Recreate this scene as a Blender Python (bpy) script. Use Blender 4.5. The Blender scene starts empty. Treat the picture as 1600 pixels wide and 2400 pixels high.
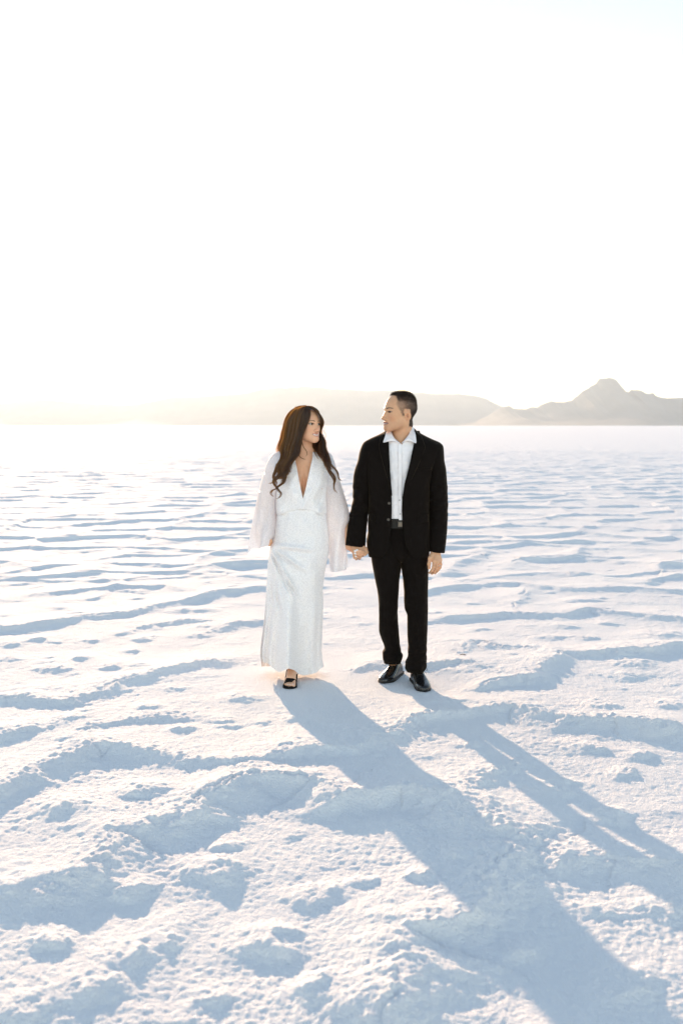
import bpy, math
import numpy as np
from mathutils import Vector, Matrix

scene = bpy.context.scene
COL = scene.collection
R = math.radians

# ------------------------------------------------------------------ camera
F, CX, HY, CH = 2333.333, 800.0, 997.0, 1.55      # 35 mm lens, horizon row, eye height
cam_d = bpy.data.cameras.new("camera")
cam_d.lens = 35.0
cam_d.sensor_fit = 'VERTICAL'
cam_d.sensor_height = 36.0
cam_d.shift_y = -203.0 / 2400.0
cam_d.clip_start = 0.05
cam_d.clip_end = 60000.0
cam_d.dof.use_dof = True
cam_d.dof.focus_distance = 5.95
cam_d.dof.aperture_fstop = 2.8
cam = bpy.data.objects.new("camera", cam_d)
COL.objects.link(cam)
cam.location = (0, 0, CH)
cam.rotation_euler = (R(90), 0, 0)
scene.camera = cam

# ------------------------------------------------------------------ light
SUN_AZ = -16.0        # degrees from +Y, negative is to the left
SUN_EL = 9.0
SUN_POWER = 3.0
SKY_STRENGTH = 0.12
EXPOSURE = 1.87
sdir = Vector((math.sin(R(SUN_AZ)) * math.cos(R(SUN_EL)),
               math.cos(R(SUN_AZ)) * math.cos(R(SUN_EL)), math.sin(R(SUN_EL))))
world = bpy.data.worlds.new("World")
scene.world = world
world.use_nodes = True
wn = world.node_tree.nodes
sky = wn.new("ShaderNodeTexSky")
sky.sky_type = 'NISHITA'
sky.sun_disc = False
sky.sun_elevation = R(SUN_EL)
sky.sun_rotation = R(SUN_AZ)
sky.altitude = 1300.0
sky.air_density = 1.0
sky.dust_density = 0.02
sky.ozone_density = 0.6
bg = wn["Background"]
bg.inputs["Strength"].default_value = SKY_STRENGTH
tint = wn.new("ShaderNodeMix")                     # warm white balance put into the sky colour: a little less blue
tint.data_type = 'RGBA'
tint.blend_type = 'MULTIPLY'
tint.inputs[0].default_value = 1.0
tint.inputs[7].default_value = (1.13, 0.97, 0.87, 1)
world.node_tree.links.new(sky.outputs[0], tint.inputs[6])
world.node_tree.links.new(tint.outputs[2], bg.inputs["Color"])
sun_d = bpy.data.lights.new("sun", 'SUN')
sun_d.energy = SUN_POWER
sun_d.angle = R(0.6)
sun_d.color = (1.0, 0.68, 0.43)
sun = bpy.data.objects.new("sun", sun_d)
COL.objects.link(sun)
sun.rotation_euler = sdir.to_track_quat('Z', 'Y').to_euler()

vs = scene.view_settings
scene.display_settings.display_device = 'sRGB'
vs.view_transform = 'Standard'
vs.look = 'None'
vs.gamma = 1.0
vs.use_curve_mapping = False
vs.exposure = EXPOSURE
cy = scene.cycles
cy.use_denoising = True
cy.max_bounces = 10
cy.diffuse_bounces = 6
cy.glossy_bounces = 4
cy.transmission_bounces = 6
cy.transparent_max_bounces = 16
cy.volume_bounces = 0
cy.caustics_reflective = False
cy.caustics_refractive = False
cy.sample_clamp_indirect = 6.0


# ------------------------------------------------------------------ helpers
def W(px, py, Y=6.0):
    """photo pixel at depth Y -> world point"""
    return np.array(((px - CX) * Y / F, Y, CH - (py - HY) * Y / F))


def Gnd(px, py):
    """photo pixel of a point on the ground -> world (x, y)"""
    Y = CH * F / (py - HY)
    return np.array(((px - CX) * Y / F, Y))


def link(name, me, parent=None, mats=None):
    o = bpy.data.objects.new(name, me)
    COL.objects.link(o)
    if mats is not None:
        for m in (mats if isinstance(mats, (list, tuple)) else [mats]):
            me.materials.append(m)
    if parent is not None:
        o.parent = parent
    return o


def mesh_np(name, verts, faces, smooth=True):
    """numpy verts (n,3), faces (m,4) or (m,3) -> mesh, fast"""
    me = bpy.data.meshes.new(name)
    verts = np.ascontiguousarray(verts, dtype=np.float32)
    faces = np.ascontiguousarray(faces, dtype=np.int32)
    k = faces.shape[1]
    me.vertices.add(len(verts))
    me.vertices.foreach_set("co", verts.ravel())
    me.loops.add(faces.size)
    me.loops.foreach_set("vertex_index", faces.ravel())
    me.polygons.add(len(faces))
    me.polygons.foreach_set("loop_start", np.arange(0, faces.size, k, dtype=np.int32))
    me.update(calc_edges=True)
    if smooth:
        me.polygons.foreach_set("use_smooth", np.ones(len(faces), dtype=bool))
    me.validate()
    return me


def smoothstep(a, b, x):
    t = np.clip((x - a) / (b - a), 0, 1)
    return t * t * (3 - 2 * t)


def hash2(ix, iy, seed):
    h = (ix.astype(np.int64) * 374761393 + iy.astype(np.int64) * 668265263 + seed * 1442695041) & 0xFFFFFFFF
    h = ((h ^ (h >> 13)) * 1274126177) & 0xFFFFFFFF
    h = h ^ (h >> 16)
    return (h & 0xFFFFFF).astype(np.float32) / float(0x1000000)


def noise2(x, y, seed=0):
    """gradient noise, about -1..1"""
    xi = np.floor(x); yi = np.floor(y)
    fx = (x - xi).astype(np.float32); fy = (y - yi).astype(np.float32)
    u = fx * fx * fx * (fx * (fx * 6 - 15) + 10)
    v = fy * fy * fy * (fy * (fy * 6 - 15) + 10)
    out = None
    vals = []
    for dx, dy in ((0, 0), (1, 0), (0, 1), (1, 1)):
        a = hash2(xi + dx, yi + dy, seed) * (2 * np.pi)
        vals.append(np.cos(a) * (fx - dx) + np.sin(a) * (fy - dy))
    a = vals[0] + u * (vals[1] - vals[0])
    b = vals[2] + u * (vals[3] - vals[2])
    return 1.5 * (a + v * (b - a))


def fbm2(x, y, seed=0, octv=3, gain=0.5):
    s = 0; a = 1.0
    for o in range(octv):
        s = s + a * noise2(x * 2 ** o, y * 2 ** o, seed + 17 * o)
        a *= gain
    return s


def new_mat(name, base=(0.5, 0.5, 0.5), rough=0.6, spec=0.5, **kw):
    m = bpy.data.materials.new(name)
    m.use_nodes = True
    p = m.node_tree.nodes["Principled BSDF"]
    p.inputs["Base Color"].default_value = (*base, 1)
    p.inputs["Roughness"].default_value = rough
    p.inputs["Specular IOR Level"].default_value = spec
    for k, v in kw.items():
        p.inputs[k].default_value = v
    return m


def add_bump(m, scale, strength, dist=0.002, detail=2.0, kind='NOISE', coord='Object'):
    nt = m.node_tree
    p = nt.nodes["Principled BSDF"]
    tc = nt.nodes.new("ShaderNodeTexCoord")
    if kind == 'NOISE':
        t = nt.nodes.new("ShaderNodeTexNoise")
        t.inputs["Detail"].default_value = detail
        out = t.outputs[0]
    else:
        t = nt.nodes.new("ShaderNodeTexVoronoi")
        out = t.outputs["Distance"]
    t.inputs["Scale"].default_value = scale
    b = nt.nodes.new("ShaderNodeBump")
    b.inputs["Strength"].default_value = strength
    b.inputs["Distance"].default_value = dist
    nt.links.new(tc.outputs[coord], t.inputs["Vector"])
    nt.links.new(out, b.inputs["Height"])
    nt.links.new(b.outputs[0], p.inputs["Normal"])
    return m


# ------------------------------------------------------------------ salt flat
SD2 = np.array((sdir.x, sdir.y)); SD2 = SD2 / np.linalg.norm(SD2)

RIDGES = [  # crest lines, traced on the photograph, as (height in cm, [(px, py) ...])
 (4.2, [(-60,1880),(0,1855),(66,1830),(112,1804),(153,1779),(204,1758),(265,1758),(327,1771),(388,1779),(449,1789),(500,1800),(545,1803),(602,1799)]),
 (4.0, [(545,1808),(602,1799),(663,1784),(724,1773),(800,1768),(851,1758),(902,1722),(963,1697),(1045,1682),(1127,1671),(1188,1666),(1259,1676),(1336,1697),(1438,1697),(1600,1717),(1700,1722)]),
 (5.2, [(120,2110),(189,2074),(255,2003),(270,1967),(347,1957),(459,1916),(480,1896),(561,1850),(602,1830),(663,1840),(740,1850),(800,1884),(877,1878),(943,1870),(1009,1880),(1065,1896),(1120,1930),(1190,1970),(1239,1988)]),
 (5.0, [(1239,1988),(1193,2028),(1167,2074),(1116,2156),(1055,2181),(978,2207),(958,2248),(968,2314),(938,2391),(900,2450)]),
 (3.6, [(1239,1988),(1310,2018),(1438,2023),(1514,2039),(1600,2059),(1720,2070)]),
 (3.0, [(1065,1896),(1100,1860),(1157,1820),(1200,1800)]),
 (3.0, [(-40,1640),(0,1643),(60,1645),(117,1651),(168,1648),(198,1635),(277,1607),(356,1583),(415,1567),(474,1556),(553,1556),(617,1556),(700,1552)]),
 (3.0, [(-40,1742),(0,1732),(77,1717),(117,1712)]),
 (2.6, [(204,1727),(240,1707),(306,1692),(383,1684),(434,1682)]),
 (3.6, [(-60,1480),(0,1477),(59,1473),(138,1461),(198,1451),(253,1445),(300,1441),(356,1425),(435,1410),(514,1394),(573,1386),(617,1382),(760,1378)]),
 (2.4, [(293,1485),(356,1465),(435,1459),(530,1459)]),
 (2.6, [(467,1489),(530,1473),(561,1463),(617,1459),(720,1452)]),
 (2.4, [(79,1398),(158,1388),(245,1384),(269,1380),(387,1378),(474,1390)]),
 (2.8, [(-20,1365),(83,1358),(158,1352),(269,1346),(356,1346),(427,1344),(474,1334),(534,1327),(617,1327),(760,1330)]),
 (2.4, [(166,1319),(257,1309),(336,1303),(455,1301)]),
 (2.8, [(760,1575),(850,1570),(1000,1567),(1077,1560),(1122,1567),(1172,1583)]),
 (4.0, [(1080,1622),(1168,1606),(1230,1594),(1268,1579),(1291,1556),(1318,1537),(1383,1539),(1459,1535),(1536,1525),(1600,1518),(1700,1512)]),
 (2.6, [(1069,1537),(1107,1514),(1145,1514),(1165,1523),(1230,1525)]),
 (3.2, [(1000,1462),(1077,1453),(1161,1443),(1245,1445),(1325,1443),(1383,1433),(1478,1443),(1600,1456),(1680,1460)]),
 (3.0, [(950,1400),(1000,1391),(1038,1384),(1142,1372),(1214,1372),(1245,1376),(1325,1384),(1459,1384),(1600,1391),(1680,1393)]),
 (2.8, [(1245,1376),(1225,1395),(1215,1412),(1200,1430)]),
 (2.6, [(1195,1335),(1207,1319),(1268,1309),(1344,1309),(1478,1307)]),
 (3.0, [(1548,1345),(1551,1334),(1574,1319),(1640,1316)]),
 (3.0, [(1505,1380),(1513,1368),(1532,1357),(1600,1355),(1660,1355)]),
 (2.6, [(1050,1275),(1150,1272),(1230,1274),(1380,1272),(1560,1278)]),
]
BUMPS = [  # (px, py, width px, height cm)
 (332,1868,84,4.2),(434,1717,60,3.6),(306,2095,74,4.0),(510,2062,130,4.6),(531,1993,66,3.0),(561,1640,72,2.4),
 (352,1663,52,2.2),(143,1908,140,4.2),(622,2233,120,4.6),(408,2214,76,2.8),(306,2248,190,3.2),(748,2112,100,3.4),
 (663,2194,54,2.4),(31,2097,120,3.8),(1295,1857,110,3.6),(1448,1928,96,4.2),(1234,2245,90,3.4),(999,2082,54,2.8),
 (1106,1750,56,2.2),(1377,1755,86,3.4),(1504,1775,62,3.0),(1463,1811,72,3.0),(1478,2321,140,3.6),(1407,1663,116,2.8),
 (127,1570,84,3.8),(202,1545,44,2.6),(261,1566,60,2.6),(308,1525,46,2.4),(340,1501,54,2.6),(210,1505,48,2.2),
 (91,1501,48,2.2),(30,1512,60,2.4),(30,1548,60,2.6),(1371,1499,84,2.8),(1490,1562,116,3.0),(1459,1588,80,2.6),
 (1547,1492,96,2.8),(1290,1500,50,2.0),(1320,1470,60,2.2),(1120,1482,50,2.4),(1435,1462,50,2.2),(1020,1440,70,2.2),
 (1110,1417,44,2.0),(1340,1412,60,2.2),(1380,1410,60,2.2),(220,1404,40,2.2),(310,1387,50,2.2),(320,1406,40,2.0),
 (140,1427,60,2.4),(20,1447,60,2.4),(175,1442,50,2.0),(430,1432,60,2.2),(480,1434,56,2.4),(540,1346,50,2.0),
 (590,1352,50,2.0),(480,1358,60,2.0),(240,1365,50,2.0),(370,1330,60,1.9),(250,1336,50,1.9),(120,1335,60,1.9),
 (60,1640,70,2.2),(150,1695,70,2.2),(515,1690,60,2.0),(535,1705,40,1.8),(690,1690,50,2.0),(1080,2030,60,2.0),
 (90,2215,110,3.0),(200,2330,120,3.0),(1400,2140,80,2.0),(1560,2140,120,3.2),(760,2330,90,2.6),(480,2340,100,2.2),
 (60,2380,120,3.2),(840,2080,70,2.6),(1340,1840,70,2.4),(1570,1660,80,2.4),(1540,1720,70,2.2),
]
FEET = [((675,1600),0.20),((905,1592),0.24),((975,1608),0.24),((690,1570),0.34)]


def wsum(d, c, wn_, wf_, p=1.35):
    w = wn_ + (wf_ - wn_) * (0.5 + 0.5 * c)
    return np.exp(-np.power(d / w, p))


def ground_height(X, Y):
    X = X.astype(np.float64); Y = Y.astype(np.float64)
    dist = np.hypot(X, Y)
    near = Y < 16.0
    sp = 0.0022 * dist + 0.001                        # local mesh spacing
    wx = X + 0.045 * fbm2(X * 3.1, Y * 3.1, 5, 3) + 0.014 * noise2(X * 15, Y * 15, 6) * smoothstep(.04, .012, sp)
    wy = Y + 0.045 * fbm2(X * 3.1, Y * 3.1, 91, 3) + 0.014 * noise2(X * 15, Y * 15, 92) * smoothstep(.04, .012, sp)
    h = 0.009 * noise2(X * 0.55, Y * 0.55, 3) * smoothstep(200, 40, dist)
    h += 0.006 * fbm2(X * 1.7, Y * 1.7, 11, 2) * smoothstep(120, 30, dist)
    crumb = np.zeros_like(X)
    # salt plates: heaved polygon edges everywhere
    cs = 1.25
    gx = (wx + 0.25 * noise2(X * 0.8, Y * 0.8, 44)) / cs
    gy = (wy + 0.25 * noise2(X * 0.8, Y * 0.8, 45)) / cs
    ix = np.floor(gx); iy = np.floor(gy)
    d1 = np.full(X.shape, 9.0); d2 = np.full(X.shape, 9.0)
    p1x = np.zeros_like(X); p1y = np.zeros_like(X); p2x = np.zeros_like(X); p2y = np.zeros_like(X)
    for dx in (-1, 0, 1):
        for dy in (-1, 0, 1):
            qx = ix + dx + 0.1 + 0.8 * hash2(ix + dx, iy + dy, 7)
            qy = iy + dy + 0.1 + 0.8 * hash2(ix + dx, iy + dy, 8)
            dd = np.hypot(qx - gx, qy - gy)
            m1 = dd < d1
            m2 = (~m1) & (dd < d2)
            d2 = np.where(m1, d1, np.where(m2, dd, d2))
            p2x = np.where(m1, p1x, np.where(m2, qx, p2x)); p2y = np.where(m1, p1y, np.where(m2, qy, p2y))
            p1x = np.where(m1, qx, p1x); p1y = np.where(m1, qy, p1y)
            d1 = np.where(m1, dd, d1)
    ex = p2x - p1x; ey = p2y - p1y
    el = np.hypot(ex, ey) + 1e-9
    ed = (d2 - d1) * 0.5 * cs
    c = -(ex * SD2[0] + ey * SD2[1]) / el
    amp = 0.034 * (0.45 + 0.75 * hash2(np.floor(p1x * 3 + p2x * 3), np.floor(p1y * 3 + p2y * 3), 12))
    far_m = np.maximum(smoothstep(8.0, 11.5, Y), smoothstep(0.36, 0.46, np.abs(X) / np.maximum(Y, 0.3)))
    amp = amp * (0.12 + 0.88 * far_m) * smoothstep(150, 16, dist)
    prof = wsum(ed, c, 0.05, 0.26)
    h += amp * prof
    crumb += prof * amp / 0.04
    # scattered lumps
    for (cs2, seed, pres, a0) in ((0.30, 60, 0.42, 0.0095), (0.9, 70, 0.36, 0.023)):
        gx = wx / cs2; gy = wy / cs2
        ix = np.floor(gx); iy = np.floor(gy)
        fade = smoothstep(60, 14, dist) * ((0.75 if cs2 < .5 else 0.3) + (0.25 if cs2 < .5 else 0.7) * far_m)
        for dx in (-1, 0, 1):
            for dy in (-1, 0, 1):
                jx = ix + dx; jy = iy + dy
                on = hash2(jx, jy, seed) < pres
                qx = jx + 0.2 + 0.6 * hash2(jx, jy, seed + 1)
                qy = jy + 0.2 + 0.6 * hash2(jx, jy, seed + 2)
                rr = 0.22 + 0.2 * hash2(jx, jy, seed + 3)
                ddx = gx - qx; ddy = gy - qy
                dd = np.hypot(ddx, ddy) + 1e-6
                c = (ddx * SD2[0] + ddy * SD2[1]) / dd
                b = np.exp(-(dd / (rr * (0.62 + 0.38 * c))) ** 2) * on * (0.4 + 0.6 * hash2(jx, jy, seed + 4))
                h += a0 * b * fade
                crumb += 0.4 * b * fade
    # wind ripples, soft, lying across the light
    rm = np.clip(0.5 + 0.9 * noise2(X * 0.35, Y * 0.35, 51), 0, 1.2)
    rip = fbm2(wx * 2.6 + 0.4 * wy, wy * 5.2, 52, 2)
    h += 0.0050 * rip * rm * smoothstep(90, 15, dist) * (0.45 + 0.55 * far_m)
    # traced relief
    idx = np.nonzero(near)[0]
    xn = wx[idx]; yn = wy[idx]
    hn = np.zeros(len(idx)); cn = np.zeros(len(idx))
    for hc, pts in RIDGES:
        P = np.array([Gnd(*p) for p in pts])
        lo = P.min(0) - 0.9; hi = P.max(0) + 0.9
        s = np.nonzero((xn > lo[0]) & (xn < hi[0]) & (yn > lo[1]) & (yn < hi[1]))[0]
        if not len(s):
            continue
        px_ = xn[s]; py_ = yn[s]
        bd = np.full(len(s), 99.0); bx = np.zeros(len(s)); by = np.zeros(len(s)); bt = np.zeros(len(s))
        n = len(P) - 1
        for k in range(n):
            a = P[k]; e = P[k + 1] - a
            t = np.clip(((px_ - a[0]) * e[0] + (py_ - a[1]) * e[1]) / (e @ e), 0, 1)
            vx = px_ - a[0] - t * e[0]; vy = py_ - a[1] - t * e[1]
            dd = np.hypot(vx, vy)
            m = dd < bd
            bd = np.where(m, dd, bd); bx = np.where(m, vx, bx); by = np.where(m, vy, by); bt = np.where(m, k + t, bt)
        c = (bx * SD2[0] + by * SD2[1]) / (bd + 1e-6)
        c = np.where(bd < 0.012, c * bd / 0.012, c)
        taper = 0.45 + 0.55 * np.minimum(smoothstep(0, 1.0, bt), smoothstep(0, 1.0, n - bt))
        pr = wsum(bd, c, 0.055, 0.30)
        am = hc * 0.0093 * taper * (1 + 0.25 * noise2(px_ * 2.3, py_ * 2.3, 31))
        hn[s] = np.maximum(hn[s], am * pr) + 0.25 * np.minimum(hn[s], am * pr)
        hn[s] -= 0.010 * taper * np.exp(-((bd - 0.012 * noise2(px_ * 3, py_ * 3, 34)) / 0.008) ** 2) * smoothstep(0.05, 0.4, noise2(px_ * 1.8, py_ * 1.8, 35))
        cn[s] = np.maximum(cn[s], wsum(bd, c, 0.05, 0.10))
    for (bpx, bpy_, bw, hc) in BUMPS:
        q = Gnd(bpx, bpy_)
        r = 0.5 * bw * q[1] / F
        s = np.nonzero((np.abs(xn - q[0]) < 4 * r) & (np.abs(yn - q[1]) < 4 * r))[0]
        vx = xn[s] - q[0]; vy = yn[s] - q[1]
        dd = np.hypot(vx, vy) + 1e-6
        c = (vx * SD2[0] + vy * SD2[1]) / dd
        b = np.exp(-(dd / (r * (1.05 + 0.45 * c))) ** 2.2)
        hn[s] += hc * 0.0056 * b * (1 + 0.30 * noise2(xn[s] * 14, yn[s] * 14, 33))
        cn[s] = np.maximum(cn[s], 0.7 * b)
    h[idx] += hn
    crumb[idx] = np.maximum(crumb[idx], cn)
    # trampled, level footing
    fl = np.zeros_like(X)
    for (fp, r) in FEET:
        q = Gnd(*fp)
        fl = np.maximum(fl, smoothstep(r * 1.7, r * 0.8, np.hypot(X - q[0], Y - q[1])))
    h = h * (1 - fl) + 0.0 * fl
    # crust grain, coarse crumbs on the ridges
    crumb = np.clip(crumb, 0, 1.2)
    mask = 0.55 + 0.6 * fbm2(X * 1.1, Y * 1.1, 21, 2)
    mask = np.clip(mask, 0.35, 1.4)
    g = 0.0026 * fbm2(X * 21, Y * 21, 200, 2) * smoothstep(0.045, 0.012, sp) * (0.35 + 0.65 * mask)
    g += 0.0032 * noise2(X * 44, Y * 44, 210) * smoothstep(0.020, 0.008, sp) * (0.3 + 0.8 * mask)
    g += 0.0026 * noise2(X * 95, Y * 95, 220) * smoothstep(0.0095, 0.0045, sp)
    lump = np.maximum(0, fbm2(X * 26, Y * 26, 230, 2)) * smoothstep(0.03, 0.010, sp)
    g += 0.0115 * crumb * lump
    return h + g * (1 - 0.6 * fl)


def build_ground():
    parts_v = []; parts_f = []; off = 0

    def add(us, ys):
        nonlocal off
        U, YY = np.meshgrid(us, ys)
        X = (U * YY).ravel(); Y = YY.ravel()
        Z = ground_height(X, Y)
        nu = len(us); ny = len(ys)
        i = (np.arange(ny - 1)[:, None] * nu + np.arange(nu - 1)[None, :]).ravel() + off
        parts_f.append(np.stack([i, i + 1, i + 1 + nu, i + nu], 1))
        parts_v.append(np.stack([X, Y, Z], 1))
        off += len(X)

    side = np.concatenate([np.linspace(0.46, 0.80, 110)[1:], np.linspace(0.80, 2.2, 60)[1:]])
    us = np.concatenate([-side[::-1], np.linspace(-0.46, 0.46, 720), side])
    y = 1.15; ys = [y]
    while y < 14500:
        k = 0.0021 if y < 14 else (0.0032 if y < 60 else (0.012 if y < 250 else 0.06))
        y *= 1 + k
        ys.append(y)
    add(us, np.array(ys))
    v = np.concatenate(parts_v); f = np.concatenate(parts_f)
    # plain apron all round, a hand's breadth lower, so that the flat goes on behind the camera
    a = 15000.0
    zb = -0.12
    av = np.array([(-a, -400, zb), (a, -400, zb), (a, 14600, zb), (-a, 14600, zb)])
    v = np.concatenate([v, av])
    f = np.concatenate([f, np.array([[off, off + 1, off + 2, off + 3]])])
    me = mesh_np("salt_flat", v, f)
    m = new_mat("salt_crust", (0.80, 0.80, 0.81), 0.85, 0.12)
    nt = m.node_tree; p = nt.nodes["Principled BSDF"]
    tc = nt.nodes.new("ShaderNodeTexCoord")
    n1 = nt.nodes.new("ShaderNodeTexNoise"); n1.inputs["Scale"].default_value = 95.0
    n1.inputs["Detail"].default_value = 3.0; n1.inputs["Roughness"].default_value = 0.65
    b1 = nt.nodes.new("ShaderNodeBump"); b1.inputs["Strength"].default_value = 0.9; b1.inputs["Distance"].default_value = 0.010
    nt.links.new(tc.outputs["Object"], n1.inputs["Vector"])
    nt.links.new(n1.outputs[0], b1.inputs["Height"])
    nt.links.new(b1.outputs[0], p.inputs["Normal"])
    n2 = nt.nodes.new("ShaderNodeTexNoise"); n2.inputs["Scale"].default_value = 1.3; n2.inputs["Detail"].default_value = 5.0
    rp = nt.nodes.new("ShaderNodeValToRGB")
    rp.color_ramp.elements[0].position = 0.35; rp.color_ramp.elements[0].color = (0.83, 0.83, 0.835, 1)
    rp.color_ramp.elements[1].position = 0.65; rp.color_ramp.elements[1].color = (0.88, 0.875, 0.865, 1)
    nt.links.new(tc.outputs["Object"], n2.inputs["Vector"])
    nt.links.new(n2.outputs[0], rp.inputs[0])
    nt.links.new(rp.outputs[0], p.inputs["Base Color"])
    o = link("salt_flat", me, None, m)
    o["kind"] = "structure"
    return o


build_ground()

# ------------------------------------------------------------------ mountains
FAR_LINE = [(-2400,985),(-1700,960),(-1200,938),(-800,925),(-400,930),(-150,938),(0,945),(60,938),(110,936),(203,944),(298,950),(344,942),(402,931),(478,928),(536,924),(565,923),(600,915),(612,911),(650,908),(690,906),(714,904),(745,906),(775,911),(820,912),(867,915),(905,914),(940,917),(980,920),(1050,923),(1081,922),(1110,926),(1138,933),(1166,949),(1190,955),(1230,966),(1300,975),(1450,985),(1600,990)]
NEAR_LINE = [(1060,995),(1110,989),(1140,977),(1160,963),(1176,954),(1192,950.5),(1204,956),(1229,959),(1246,953),(1258,953),(1268,947),(1292,939),(1306,942),(1322,941),(1331,938),(1338,939),(1362,918),(1394,898),(1402,888),(1411,885),(1433,885),(1445,891),(1453,904),(1462,916),(1471,918),(1478,913),(1499,914),(1516,922),(1530,920),(1536,928),(1552,932),(1600,932),(1680,938),(1800,925),(2000,945),(2300,930),(2700,950),(3300,985)]


def mountain(name, line, Y0, depth, seed, mat):
    L = np.array(line, float)
    xs = np.linspace(L[0, 0], L[-1, 0], 900)
    crest = np.interp(xs, L[:, 0], L[:, 1])
    z_c = (HY - crest) * Y0 / F + CH
    x_c = (xs - CX) * Y0 / F
    rough = noise2(xs * 0.06, xs * 0 + 3.3, seed) * 1.2 + noise2(xs * 0.17, xs * 0 + 1.3, seed + 1) * 1.3 + noise2(xs * 0.45, xs * 0 + 5.1, seed + 2) * 0.6
    z_c = np.maximum(z_c + rough * Y0 / F * np.clip(z_c / 90.0, 0, 1), 0.5)
    # cross-section: from the valley floor up to the crest and down behind
    nv = 70
    t = np.concatenate([np.linspace(-1, 0, 46), np.linspace(0, 1, nv - 45)[1:]])
    T, XC = np.meshgrid(t, x_c, indexing='ij')
    ZC = np.broadcast_to(z_c, T.shape)
    foot = np.where(T < 0, 1 + T, 1 - T)
    shape = 0.30 * foot ** 0.9 + 0.70 * foot ** 2.3
    dy = T * depth * (1 if True else 0)
    spur = noise2(XC / 420.0 + 7, T * 1.1 + seed, seed + 3) + 0.5 * noise2(XC / 170.0, T * 2.3, seed + 4) + 0.3 * noise2(XC / 70.0, T * 5, seed + 5)
    zz = ZC * np.clip(shape * (1 + 0.30 * spur * (1 - foot) * 2 * (foot > 0)), 0, 0.985 + 0.015 * (foot > 0.999))
    zz[0] = -1.0; zz[-1] = -1.0
    yy = Y0 + dy * (1 + 0.25 * noise2(XC / 900.0, T * 0 + 2, seed + 9) * (1 - foot))
    v = np.stack([XC.ravel(), yy.ravel(), zz.ravel()], 1)
    n = len(x_c)
    i = (np.arange(len(t) - 1)[:, None] * n + np.arange(n - 1)[None, :]).ravel()
    f = np.stack([i, i + 1, i + 1 + n, i + n], 1)
    me = mesh_np(name, v, f)
    o = link(name, me, None, mat)
    o["kind"] = "structure"
    return o


rock = new_mat("desert_rock", (0.24, 0.20, 0.17), 0.95, 0.1)
nt = rock.node_tree
tc = nt.nodes.new("ShaderNodeTexCoord")
nz = nt.nodes.new("ShaderNodeTexNoise"); nz.inputs["Scale"].default_value = 0.006; nz.inputs["Detail"].default_value = 8
rp = nt.nodes.new("ShaderNodeValToRGB")
rp.color_ramp.elements[0].color = (0.19, 0.182, 0.182, 1); rp.color_ramp.elements[0].position = 0.35
rp.color_ramp.elements[1].color = (0.24, 0.226, 0.218, 1); rp.color_ramp.elements[1].position = 0.65
nt.links.new(tc.outputs["Object"], nz.inputs["Vector"]); nt.links.new(nz.outputs[0], rp.inputs[0])
nt.links.new(rp.outputs[0], nt.nodes["Principled BSDF"].inputs["Base Color"])
mountain("mountain_range", FAR_LINE, 6400.0, 1000.0, 300, rock)
mountain("mountain_range", NEAR_LINE, 5200.0, 900.0, 340, rock)

# ------------------------------------------------------------------ haze
HAZE_DENSITY = 9.0e-5
hv = []
x0, x1, y0, y1, z0, z1 = -14900, 14900, -390, 14550, -1.4, 420.0
for z in (z0, z1):
    hv += [(x0, y0, z), (x1, y0, z), (x1, y1, z), (x0, y1, z)]
hf = [(3, 2, 1, 0), (4, 5, 6, 7), (0, 1, 5, 4), (1, 2, 6, 5), (2, 3, 7, 6), (3, 0, 4, 7)]
hm = bpy.data.materials.new("haze")
hm.use_nodes = True
hn = hm.node_tree
for n in list(hn.nodes):
    if n.type != 'OUTPUT_MATERIAL':
        hn.nodes.remove(n)
pv = hn.nodes.new("ShaderNodeVolumePrincipled")
pv.inputs["Color"].default_value = (0.68, 0.83, 1.0, 1)
pv.inputs["Density"].default_value = HAZE_DENSITY
pv.inputs["Anisotropy"].default_value = 0.45
hn.links.new(pv.outputs[0], [n for n in hn.nodes if n.type == 'OUTPUT_MATERIAL'][0].inputs["Volume"])
haze = link("haze", mesh_np("haze", np.array(hv, float), np.array(hf), smooth=False), None, hm)
haze["kind"] = "stuff"

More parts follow.
